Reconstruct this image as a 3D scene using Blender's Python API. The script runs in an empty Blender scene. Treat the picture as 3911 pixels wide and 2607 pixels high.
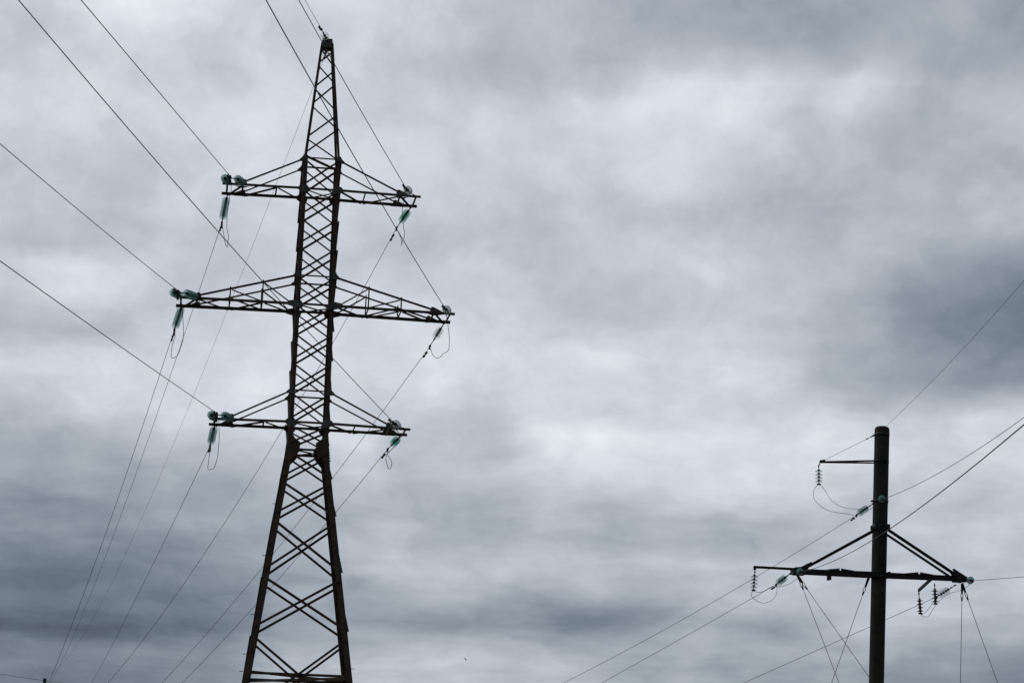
import bpy, math, random
from mathutils import Vector, Matrix
random.seed(7)
C = bpy.context.scene.collection
R = math.radians
scene = bpy.context.scene

# ---------------------------------------------------------------- camera
cam_data = bpy.data.cameras.new('camera')
cam_data.sensor_width = 36.0
cam_data.lens = 81.97
cam_data.clip_start = 0.1
cam_data.clip_end = 20000
cam = bpy.data.objects.new('camera', cam_data)
C.objects.link(cam)
PITCH, ROLL = 0.21214721, 0.03129089
fw = Vector((0, math.cos(PITCH), math.sin(PITCH)))
up0 = Vector((0, -math.sin(PITCH), math.cos(PITCH)))
rt0 = Vector((1, 0, 0))
rt = rt0*math.cos(ROLL) + up0*math.sin(ROLL)
up = up0*math.cos(ROLL) - rt0*math.sin(ROLL)
m = Matrix((rt, up, -fw)).transposed().to_4x4()
m.translation = Vector((0, 0, 1.7))
cam.matrix_world = m
scene.camera = cam

# ---------------------------------------------------------------- sky: heavy overcast
# brightness of the cloud deck by direction: (elevation deg, values from azimuth -15 to +15 deg)
CLOUD_ROWS = [(3.2, [0.487, 0.487, 0.487, 0.487, 0.493, 0.493, 0.503, 0.525, 0.555, 0.62, 0.707, 0.741, 0.757, 0.761, 0.754, 0.737, 0.718, 0.689, 0.663, 0.664, 0.658, 0.655, 0.63, 0.598, 0.565, 0.542, 0.52, 0.517, 0.517, 0.517]),
 (3.71, [0.498, 0.496, 0.494, 0.491, 0.495, 0.493, 0.503, 0.525, 0.556, 0.622, 0.709, 0.741, 0.757, 0.761, 0.754, 0.737, 0.717, 0.688, 0.663, 0.664, 0.658, 0.655, 0.63, 0.598, 0.565, 0.542, 0.52, 0.517, 0.517, 0.517]),
 (4.22, [0.444, 0.458, 0.472, 0.485, 0.504, 0.525, 0.537, 0.563, 0.586, 0.643, 0.726, 0.754, 0.773, 0.778, 0.758, 0.735, 0.713, 0.686, 0.663, 0.666, 0.658, 0.655, 0.63, 0.598, 0.565, 0.542, 0.52, 0.517, 0.517, 0.517]),
 (4.74, [0.418, 0.409, 0.401, 0.393, 0.382, 0.38, 0.405, 0.434, 0.483, 0.562, 0.681, 0.692, 0.706, 0.723, 0.703, 0.684, 0.665, 0.655, 0.662, 0.707, 0.713, 0.698, 0.684, 0.668, 0.651, 0.635, 0.604, 0.596, 0.593, 0.591]),
 (5.25, [0.446, 0.448, 0.45, 0.452, 0.444, 0.443, 0.451, 0.463, 0.497, 0.551, 0.638, 0.635, 0.623, 0.608, 0.579, 0.544, 0.521, 0.535, 0.602, 0.671, 0.652, 0.633, 0.685, 0.723, 0.72, 0.707, 0.691, 0.686, 0.684, 0.683]),
 (5.76, [0.454, 0.451, 0.448, 0.445, 0.441, 0.453, 0.477, 0.498, 0.538, 0.584, 0.642, 0.667, 0.68, 0.671, 0.639, 0.577, 0.542, 0.54, 0.611, 0.696, 0.713, 0.698, 0.72, 0.746, 0.749, 0.739, 0.728, 0.725, 0.725, 0.724]),
 (6.27, [0.5, 0.493, 0.486, 0.48, 0.475, 0.486, 0.514, 0.544, 0.584, 0.625, 0.672, 0.702, 0.733, 0.74, 0.734, 0.728, 0.742, 0.743, 0.722, 0.73, 0.753, 0.762, 0.762, 0.759, 0.761, 0.759, 0.746, 0.742, 0.742, 0.742]),
 (6.78, [0.552, 0.546, 0.541, 0.535, 0.525, 0.514, 0.53, 0.565, 0.594, 0.634, 0.676, 0.711, 0.739, 0.757, 0.755, 0.75, 0.758, 0.754, 0.735, 0.721, 0.734, 0.75, 0.756, 0.759, 0.766, 0.771, 0.762, 0.759, 0.759, 0.759]),
 (7.29, [0.556, 0.559, 0.562, 0.565, 0.575, 0.585, 0.615, 0.634, 0.636, 0.652, 0.685, 0.706, 0.707, 0.701, 0.702, 0.706, 0.707, 0.7, 0.693, 0.673, 0.685, 0.711, 0.729, 0.747, 0.766, 0.778, 0.778, 0.778, 0.778, 0.778]),
 (7.81, [0.589, 0.58, 0.572, 0.563, 0.558, 0.563, 0.583, 0.614, 0.645, 0.668, 0.705, 0.718, 0.696, 0.677, 0.681, 0.702, 0.714, 0.702, 0.696, 0.702, 0.702, 0.711, 0.722, 0.734, 0.754, 0.767, 0.77, 0.77, 0.77, 0.77]),
 (8.32, [0.635, 0.631, 0.626, 0.622, 0.622, 0.63, 0.645, 0.668, 0.69, 0.71, 0.738, 0.756, 0.718, 0.694, 0.699, 0.732, 0.76, 0.751, 0.734, 0.79, 0.797, 0.782, 0.77, 0.761, 0.765, 0.769, 0.765, 0.764, 0.764, 0.764]),
 (8.83, [0.653, 0.652, 0.65, 0.649, 0.658, 0.664, 0.697, 0.72, 0.742, 0.759, 0.785, 0.808, 0.765, 0.745, 0.755, 0.79, 0.819, 0.836, 0.825, 0.848, 0.845, 0.833, 0.818, 0.802, 0.792, 0.787, 0.782, 0.781, 0.781, 0.781]),
 (9.34, [0.693, 0.685, 0.677, 0.671, 0.686, 0.708, 0.732, 0.756, 0.78, 0.794, 0.815, 0.827, 0.775, 0.738, 0.753, 0.833, 0.876, 0.886, 0.874, 0.872, 0.868, 0.859, 0.846, 0.831, 0.82, 0.814, 0.813, 0.813, 0.813, 0.814]),
 (9.85, [0.743, 0.736, 0.729, 0.726, 0.752, 0.764, 0.785, 0.8, 0.822, 0.829, 0.84, 0.831, 0.799, 0.764, 0.781, 0.865, 0.912, 0.916, 0.895, 0.875, 0.873, 0.867, 0.851, 0.841, 0.84, 0.84, 0.841, 0.842, 0.842, 0.843]),
 (10.36, [0.793, 0.785, 0.777, 0.776, 0.807, 0.811, 0.823, 0.827, 0.848, 0.854, 0.855, 0.833, 0.817, 0.792, 0.807, 0.826, 0.846, 0.849, 0.842, 0.841, 0.845, 0.841, 0.821, 0.79, 0.786, 0.81, 0.839, 0.846, 0.846, 0.846]),
 (10.88, [0.814, 0.813, 0.812, 0.816, 0.845, 0.856, 0.842, 0.843, 0.866, 0.871, 0.862, 0.843, 0.834, 0.821, 0.817, 0.826, 0.835, 0.831, 0.818, 0.827, 0.833, 0.823, 0.787, 0.722, 0.696, 0.708, 0.725, 0.727, 0.723, 0.719]),
 (11.39, [0.753, 0.769, 0.783, 0.801, 0.832, 0.847, 0.843, 0.846, 0.873, 0.879, 0.866, 0.851, 0.86, 0.85, 0.827, 0.836, 0.852, 0.847, 0.828, 0.833, 0.828, 0.794, 0.729, 0.659, 0.618, 0.603, 0.582, 0.573, 0.569, 0.563]),
 (11.9, [0.747, 0.741, 0.736, 0.731, 0.726, 0.747, 0.795, 0.825, 0.858, 0.867, 0.861, 0.843, 0.869, 0.868, 0.848, 0.838, 0.85, 0.86, 0.833, 0.841, 0.838, 0.792, 0.726, 0.665, 0.619, 0.585, 0.541, 0.528, 0.527, 0.526]),
 (12.41, [0.812, 0.798, 0.785, 0.775, 0.76, 0.752, 0.782, 0.804, 0.833, 0.848, 0.854, 0.854, 0.864, 0.856, 0.838, 0.808, 0.787, 0.804, 0.821, 0.836, 0.841, 0.802, 0.753, 0.675, 0.594, 0.546, 0.511, 0.501, 0.5, 0.499]),
 (12.92, [0.86, 0.854, 0.848, 0.857, 0.875, 0.83, 0.786, 0.783, 0.804, 0.828, 0.839, 0.831, 0.833, 0.827, 0.818, 0.788, 0.777, 0.789, 0.804, 0.818, 0.819, 0.781, 0.756, 0.67, 0.583, 0.542, 0.514, 0.506, 0.507, 0.507]),
 (13.44, [0.783, 0.805, 0.827, 0.857, 0.891, 0.855, 0.798, 0.777, 0.788, 0.81, 0.817, 0.804, 0.806, 0.803, 0.794, 0.78, 0.779, 0.79, 0.802, 0.808, 0.797, 0.77, 0.754, 0.685, 0.599, 0.558, 0.531, 0.523, 0.524, 0.525]),
 (13.95, [0.755, 0.753, 0.75, 0.748, 0.746, 0.765, 0.778, 0.784, 0.793, 0.807, 0.809, 0.79, 0.792, 0.794, 0.786, 0.776, 0.777, 0.788, 0.796, 0.807, 0.793, 0.772, 0.76, 0.722, 0.655, 0.611, 0.582, 0.576, 0.579, 0.583]),
 (14.46, [0.779, 0.773, 0.768, 0.76, 0.753, 0.761, 0.781, 0.795, 0.805, 0.813, 0.808, 0.776, 0.773, 0.773, 0.766, 0.767, 0.768, 0.78, 0.791, 0.8, 0.79, 0.769, 0.755, 0.736, 0.702, 0.671, 0.648, 0.645, 0.649, 0.653]),
 (14.97, [0.793, 0.791, 0.79, 0.783, 0.777, 0.785, 0.801, 0.811, 0.821, 0.827, 0.815, 0.778, 0.769, 0.768, 0.765, 0.765, 0.766, 0.773, 0.789, 0.798, 0.785, 0.761, 0.74, 0.732, 0.727, 0.718, 0.708, 0.707, 0.711, 0.715]),
 (15.48, [0.802, 0.8, 0.799, 0.795, 0.792, 0.795, 0.807, 0.823, 0.833, 0.838, 0.826, 0.8, 0.798, 0.788, 0.783, 0.778, 0.778, 0.783, 0.8, 0.771, 0.74, 0.718, 0.711, 0.715, 0.722, 0.73, 0.732, 0.732, 0.733, 0.734]),
 (15.99, [0.815, 0.812, 0.809, 0.81, 0.806, 0.803, 0.812, 0.83, 0.844, 0.846, 0.832, 0.814, 0.812, 0.802, 0.792, 0.787, 0.788, 0.797, 0.814, 0.771, 0.737, 0.712, 0.706, 0.705, 0.709, 0.719, 0.723, 0.723, 0.722, 0.721]),
 (16.51, [0.834, 0.829, 0.825, 0.825, 0.82, 0.812, 0.817, 0.841, 0.862, 0.859, 0.841, 0.828, 0.829, 0.828, 0.82, 0.814, 0.813, 0.823, 0.836, 0.81, 0.775, 0.741, 0.722, 0.711, 0.703, 0.704, 0.706, 0.705, 0.704, 0.702]),
 (17.02, [0.838, 0.838, 0.838, 0.843, 0.837, 0.823, 0.826, 0.855, 0.88, 0.87, 0.842, 0.83, 0.84, 0.841, 0.84, 0.838, 0.837, 0.847, 0.865, 0.847, 0.816, 0.776, 0.746, 0.723, 0.706, 0.703, 0.705, 0.706, 0.706, 0.707]),
 (17.53, [0.819, 0.824, 0.829, 0.843, 0.841, 0.82, 0.822, 0.853, 0.882, 0.869, 0.838, 0.823, 0.819, 0.823, 0.827, 0.838, 0.853, 0.87, 0.891, 0.866, 0.844, 0.807, 0.776, 0.749, 0.725, 0.715, 0.721, 0.726, 0.728, 0.73]),
 (18.04, [0.804, 0.807, 0.809, 0.837, 0.84, 0.815, 0.803, 0.82, 0.849, 0.852, 0.832, 0.82, 0.807, 0.801, 0.796, 0.797, 0.815, 0.853, 0.902, 0.892, 0.862, 0.831, 0.814, 0.791, 0.759, 0.728, 0.726, 0.731, 0.731, 0.73]),
 (18.55, [0.792, 0.794, 0.797, 0.833, 0.838, 0.818, 0.797, 0.794, 0.809, 0.826, 0.827, 0.807, 0.78, 0.759, 0.748, 0.743, 0.744, 0.765, 0.832, 0.906, 0.868, 0.82, 0.812, 0.811, 0.782, 0.72, 0.702, 0.704, 0.702, 0.699]),
 (19.06, [0.789, 0.789, 0.789, 0.829, 0.85, 0.855, 0.828, 0.804, 0.801, 0.817, 0.829, 0.818, 0.789, 0.761, 0.739, 0.73, 0.714, 0.698, 0.739, 0.802, 0.771, 0.733, 0.728, 0.731, 0.709, 0.67, 0.669, 0.674, 0.672, 0.67]),
 (19.58, [0.789, 0.789, 0.789, 0.853, 0.902, 0.921, 0.878, 0.829, 0.81, 0.82, 0.832, 0.823, 0.801, 0.773, 0.748, 0.735, 0.722, 0.7, 0.697, 0.696, 0.674, 0.66, 0.665, 0.668, 0.662, 0.659, 0.663, 0.664, 0.664, 0.663]),
 (20.09, [0.789, 0.789, 0.789, 0.856, 0.904, 0.935, 0.895, 0.841, 0.818, 0.829, 0.847, 0.84, 0.812, 0.787, 0.766, 0.744, 0.729, 0.711, 0.68, 0.656, 0.643, 0.64, 0.647, 0.65, 0.653, 0.661, 0.659, 0.655, 0.654, 0.654]),
 (20.6, [0.789, 0.789, 0.789, 0.859, 0.905, 0.936, 0.893, 0.839, 0.818, 0.83, 0.847, 0.84, 0.812, 0.79, 0.771, 0.747, 0.73, 0.711, 0.672, 0.644, 0.635, 0.636, 0.643, 0.646, 0.651, 0.661, 0.658, 0.654, 0.654, 0.654])]

SUN_EL, SUN_AZ = 45.0, -72.0
world = bpy.data.worlds.new('World')
scene.world = world
world.use_nodes = True
nt = world.node_tree
nt.nodes.clear()
N, L = nt.nodes, nt.links
def node(kind, **kw):
    n = N.new(kind)
    for k, v in kw.items(): setattr(n, k, v)
    return n
def mth(op, a, b=None, clamp=False):
    n = node('ShaderNodeMath', operation=op); n.use_clamp = clamp
    for i, v in enumerate((a, b)):
        if v is None: continue
        if isinstance(v, (int, float)): n.inputs[i].default_value = v
        else: L.new(v, n.inputs[i])
    return n.outputs[0]
def vmth(op, a, b=None):
    n = node('ShaderNodeVectorMath', operation=op)
    for i, v in enumerate((a, b)):
        if v is None: continue
        if isinstance(v, tuple): n.inputs[i].default_value = v
        else: L.new(v, n.inputs[i])
    return n.outputs['Value'] if op in ('DOT_PRODUCT', 'LENGTH') else n.outputs['Vector']
tc = node('ShaderNodeTexCoord')
dirv = vmth('NORMALIZE', tc.outputs['Generated'])
sep = node('ShaderNodeSeparateXYZ'); L.new(dirv, sep.inputs[0])
az = mth('MULTIPLY', mth('ARCTAN2', sep.outputs[0], sep.outputs[1]), 180/math.pi)
el = mth('MULTIPLY', mth('ARCSINE', sep.outputs[2]), 180/math.pi)
cmb = node('ShaderNodeCombineXYZ'); L.new(az, cmb.inputs[0]); L.new(el, cmb.inputs[1])
ae = cmb.outputs[0]
def noise(vec, scale, detail, rough, dist=0.0):
    n = node('ShaderNodeTexNoise'); n.noise_dimensions = '3D'
    n.inputs['Scale'].default_value = scale; n.inputs['Detail'].default_value = detail
    n.inputs['Roughness'].default_value = rough; n.inputs['Distortion'].default_value = dist
    L.new(vec, n.inputs['Vector']); return n
# slow wandering of the cloud edges
# streakier towards the horizon: stretch the elevation logarithmically
elw = mth('ADD', mth('MULTIPLY', el, 0.28), mth('MULTIPLY', mth('LOGARITHM', mth('ADD', mth('MAXIMUM', el, 0.0), 3.0), math.e), 12.0))
cm2 = node('ShaderNodeCombineXYZ'); L.new(az, cm2.inputs[0]); L.new(elw, cm2.inputs[1])
aes = cm2.outputs[0]
w1 = noise(vmth('MULTIPLY', aes, (0.30, 0.50, 1)), 1.0, 5.0, 0.60)
warp = vmth('MULTIPLY', vmth('SUBTRACT', w1.outputs['Color'], (0.5, 0.5, 0.5)), (2.0, 0.75, 0))
aew = vmth('ADD', ae, warp)
sw = node('ShaderNodeSeparateXYZ'); L.new(aew, sw.inputs[0])
def maprange(v, a, b):
    n = node('ShaderNodeMapRange'); L.new(v, n.inputs['Value'])
    n.inputs['From Min'].default_value = a; n.inputs['From Max'].default_value = b; return n.outputs['Result']
azn = maprange(sw.outputs[0], -15.0, 15.0)
total = None
for k, (e, vals) in enumerate(CLOUD_ROWS):
    fc = node('ShaderNodeFloatCurve'); cv = fc.mapping.curves[0]
    n_ = len(vals)
    cv.points[0].location = (0, vals[0]); cv.points[1].location = (1, vals[-1])
    for i in range(1, n_-1): cv.points.new(i/(n_-1), vals[i])
    fc.mapping.update(); L.new(azn, fc.inputs['Value'])
    if total is None: total = fc.outputs[0]
    else:
        mx_ = node('ShaderNodeMix', data_type='FLOAT'); L.new(maprange(sw.outputs[1], CLOUD_ROWS[k-1][0], e), mx_.inputs['Factor'])
        L.new(total, mx_.inputs['A']); L.new(fc.outputs[0], mx_.inputs['B']); total = mx_.outputs['Result']
# ragged cloud detail, streaked along the horizon
aws = vmth('ADD', aes, warp)
d1 = noise(vmth('MULTIPLY', aws, (0.50, 0.66, 1)), 1.0, 7.0, 0.55, 0.4).outputs['Fac']
d3 = noise(vmth('MULTIPLY', aws, (1.6, 1.9, 1)), 1.0, 5.0, 0.6, 0.2).outputs['Fac']
lum = mth('ADD', total, mth('MULTIPLY', mth('SUBTRACT', d1, 0.5), 0.125))
lum = mth('ADD', lum, mth('MULTIPLY', mth('SUBTRACT', d3, 0.5), 0.075))
# thin layered bands, strongest low down
d4 = noise(vmth('MULTIPLY', aws, (0.36, 0.90, 1)), 1.0, 6.0, 0.55, 0.5).outputs['Fac']
low = node('ShaderNodeMapRange'); low.interpolation_type = 'SMOOTHSTEP'; L.new(el, low.inputs['Value'])
low.inputs['From Min'].default_value = 14.0; low.inputs['From Max'].default_value = 6.0
low.inputs['To Min'].default_value = 0.06; low.inputs['To Max'].default_value = 0.17
lum = mth('ADD', lum, mth('MULTIPLY', mth('SUBTRACT', d4, 0.5), low.outputs['Result']))
# lumpy undersides
vo = node('ShaderNodeTexVoronoi', feature='SMOOTH_F1'); vo.inputs['Scale'].default_value = 1.0; vo.inputs['Smoothness'].default_value = 0.7
wl = vmth('ADD', vmth('MULTIPLY', aws, (0.60, 0.80, 1)), vmth('MULTIPLY', noise(aws, 1.3, 4.0, 0.6).outputs['Color'], (0.9, 0.9, 0)))
L.new(wl, vo.inputs['Vector'])
lum = mth('ADD', lum, mth('MULTIPLY', mth('SUBTRACT', 0.42, vo.outputs['Distance']), 0.085))
# unseen sky behind the viewer and overhead, dimmed to darken the silhouettes
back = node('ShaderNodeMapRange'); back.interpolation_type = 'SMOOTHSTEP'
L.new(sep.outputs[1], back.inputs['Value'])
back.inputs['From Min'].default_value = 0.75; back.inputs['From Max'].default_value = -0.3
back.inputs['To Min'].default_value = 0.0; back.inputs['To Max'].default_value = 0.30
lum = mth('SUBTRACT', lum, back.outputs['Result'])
ramp = node('ShaderNodeValToRGB')
def lin(c):
    return tuple(((v/255+0.055)/1.055)**2.4 if v/255 > 0.04045 else v/255/12.92 for v in c)
stops = [(0.25, (52, 61, 72)), (0.40, (92, 103, 117)), (0.50, (118, 129, 142)), (0.60, (145, 154, 165)),
         (0.70, (172, 179, 189)), (0.80, (199, 204, 213)), (0.88, (220, 224, 232)), (0.97, (239, 242, 248))]
els = ramp.color_ramp.elements
while len(els) < len(stops): els.new(0.5)
for e_, (p_, c_) in zip(els, stops):
    e_.position = p_; e_.color = lin(c_) + (1,)
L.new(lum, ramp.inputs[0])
sky = node('ShaderNodeTexSky', sky_type='NISHITA')
sky.sun_disc = False
sky.sun_elevation = R(SUN_EL); sky.sun_rotation = R(SUN_AZ)
STR = 0.1
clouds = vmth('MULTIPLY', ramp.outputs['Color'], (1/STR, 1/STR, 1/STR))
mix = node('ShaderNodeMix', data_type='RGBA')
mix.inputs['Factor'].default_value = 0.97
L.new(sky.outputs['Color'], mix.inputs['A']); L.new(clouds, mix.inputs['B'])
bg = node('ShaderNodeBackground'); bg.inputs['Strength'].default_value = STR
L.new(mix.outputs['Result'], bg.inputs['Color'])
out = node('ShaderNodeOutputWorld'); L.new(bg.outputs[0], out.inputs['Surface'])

# weak, very soft sun behind the cloud
sd = bpy.data.lights.new('sun', 'SUN'); sd.energy = 0.5; sd.angle = R(30); sd.color = (1.0, 0.96, 0.9)
sun = bpy.data.objects.new('sun', sd); C.objects.link(sun)
to_sun = Vector((math.sin(R(SUN_AZ))*math.cos(R(SUN_EL)), math.cos(R(SUN_AZ))*math.cos(R(SUN_EL)), math.sin(R(SUN_EL))))
sun.rotation_euler = to_sun.to_track_quat('Z', 'Y').to_euler()

scene.view_settings.view_transform = 'Standard'
scene.view_settings.look = 'None'
scene.view_settings.exposure = 0.0
scene.view_settings.gamma = 1.0
scene.cycles.transparent_max_bounces = 40

# ---------------------------------------------------------------- materials
def material(name, c1, c2, scale, rough, c3=None, metallic=0.0, bump=0.0, lo=0.4, hi=0.62):
    mt = bpy.data.materials.new(name); mt.use_nodes = True
    n = mt.node_tree.nodes; l = mt.node_tree.links
    b = n['Principled BSDF']; b.inputs['Roughness'].default_value = rough; b.inputs['Metallic'].default_value = metallic
    t = n.new('ShaderNodeTexCoord')
    q = n.new('ShaderNodeTexNoise'); q.inputs['Scale'].default_value = scale; q.inputs['Detail'].default_value = 6
    q.inputs['Roughness'].default_value = 0.6
    l.new(t.outputs['Object'], q.inputs['Vector'])
    r = n.new('ShaderNodeValToRGB'); r.color_ramp.elements[0].position = lo; r.color_ramp.elements[1].position = hi
    r.color_ramp.elements[0].color = c1 + (1,); r.color_ramp.elements[1].color = c2 + (1,)
    l.new(q.outputs['Fac'], r.inputs[0])
    col = r.outputs[0]
    if c3:
        q2 = n.new('ShaderNodeTexNoise'); q2.inputs['Scale'].default_value = scale*3.7; q2.inputs['Detail'].default_value = 5
        l.new(t.outputs['Object'], q2.inputs['Vector'])
        r2 = n.new('ShaderNodeValToRGB'); r2.color_ramp.elements[0].position = 0.56; r2.color_ramp.elements[1].position = 0.68
        l.new(q2.outputs['Fac'], r2.inputs[0])
        mx = n.new('ShaderNodeMix'); mx.data_type = 'RGBA'
        l.new(r2.outputs[0], mx.inputs['Factor']); l.new(col, mx.inputs['A']); mx.inputs['B'].default_value = c3 + (1,)
        col = mx.outputs['Result']
    l.new(col, b.inputs['Base Color'])
    if bump:
        bp = n.new('ShaderNodeBump'); bp.inputs['Strength'].default_value = bump; bp.inputs['Distance'].default_value = 0.01
        l.new(q.outputs['Fac'], bp.inputs['Height']); l.new(bp.outputs[0], b.inputs['Normal'])
    return mt
M = {}
M['steel'] = material('rusty_steel', (0.058, 0.040, 0.027), (0.125, 0.060, 0.032), 2.3, 0.75, c3=(0.120, 0.095, 0.072))
M['plate'] = material('weathered_plate', (0.09, 0.072, 0.056), (0.18, 0.155, 0.13), 5.0, 0.65, c3=(0.22, 0.21, 0.20))
M['dark_steel'] = material('dark_steel', (0.014, 0.014, 0.014), (0.026, 0.023, 0.020), 4.0, 0.6)
M['fitting'] = material('iron_fitting', (0.016, 0.015, 0.014), (0.032, 0.026, 0.022), 18.0, 0.6)
M['wire'] = material('aluminium_wire', (0.045, 0.043, 0.044), (0.07, 0.066, 0.066), 6.0, 0.6)
M['concrete'] = material('stained_concrete', (0.026, 0.021, 0.014), (0.058, 0.048, 0.034), 1.1, 0.9, c3=(0.017, 0.015, 0.011), bump=0.4)
M['porcelain'] = material('grey_porcelain', (0.10, 0.095, 0.075), (0.16, 0.15, 0.12), 9.0, 0.35)
M['bird'] = material('bird_plumage', (0.03, 0.028, 0.026), (0.06, 0.055, 0.05), 30.0, 0.8)
M['ground'] = material('meadow', (0.045, 0.060, 0.022), (0.085, 0.080, 0.040), 0.35, 0.95, c3=(0.06, 0.05, 0.03))
def glass(name, tint, body, transp):
    mt = bpy.data.materials.new(name); mt.use_nodes = True
    n = mt.node_tree.nodes; l = mt.node_tree.links; n.clear()
    o = n.new('ShaderNodeOutputMaterial')
    tr = n.new('ShaderNodeBsdfTransparent'); tr.inputs[0].default_value = tint + (1,)
    tl = n.new('ShaderNodeBsdfTranslucent'); tl.inputs[0].default_value = body + (1,)
    gl = n.new('ShaderNodeBsdfGlossy'); gl.inputs['Color'].default_value = (0.8, 0.85, 0.85, 1); gl.inputs['Roughness'].default_value = 0.15
    fr = n.new('ShaderNodeFresnel'); fr.inputs['IOR'].default_value = 1.45
    t = n.new('ShaderNodeTexCoord'); q = n.new('ShaderNodeTexNoise'); q.inputs['Scale'].default_value = 12.0
    l.new(t.outputs['Object'], q.inputs['Vector'])
    mr = n.new('ShaderNodeMapRange'); mr.inputs['To Min'].default_value = transp-0.05; mr.inputs['To Max'].default_value = transp+0.05
    l.new(q.outputs['Fac'], mr.inputs['Value'])
    mx = n.new('ShaderNodeMixShader'); l.new(mr.outputs[0], mx.inputs[0]); l.new(tl.outputs[0], mx.inputs[1]); l.new(tr.outputs[0], mx.inputs[2])
    m2 = n.new('ShaderNodeMixShader'); fm = n.new('ShaderNodeMath'); fm.operation = 'MULTIPLY'; fm.inputs[1].default_value = 0.35; l.new(fr.outputs[0], fm.inputs[0]); l.new(fm.outputs[0], m2.inputs[0]); l.new(mx.outputs[0], m2.inputs[1]); l.new(gl.outputs[0], m2.inputs[2])
    l.new(m2.outputs[0], o.inputs['Surface']); return mt
M['pale_glass'] = glass('pale_glass', (0.994, 0.998, 0.997), (0.88, 0.94, 0.93), 0.90)
M['green_glass'] = glass('green_glass', (0.86, 0.965, 0.94), (0.07, 0.38, 0.30), 0.82)
M['teal_glass'] = glass('teal_glass', (0.915, 0.962, 0.953), (0.30, 0.46, 0.44), 0.80)

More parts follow.
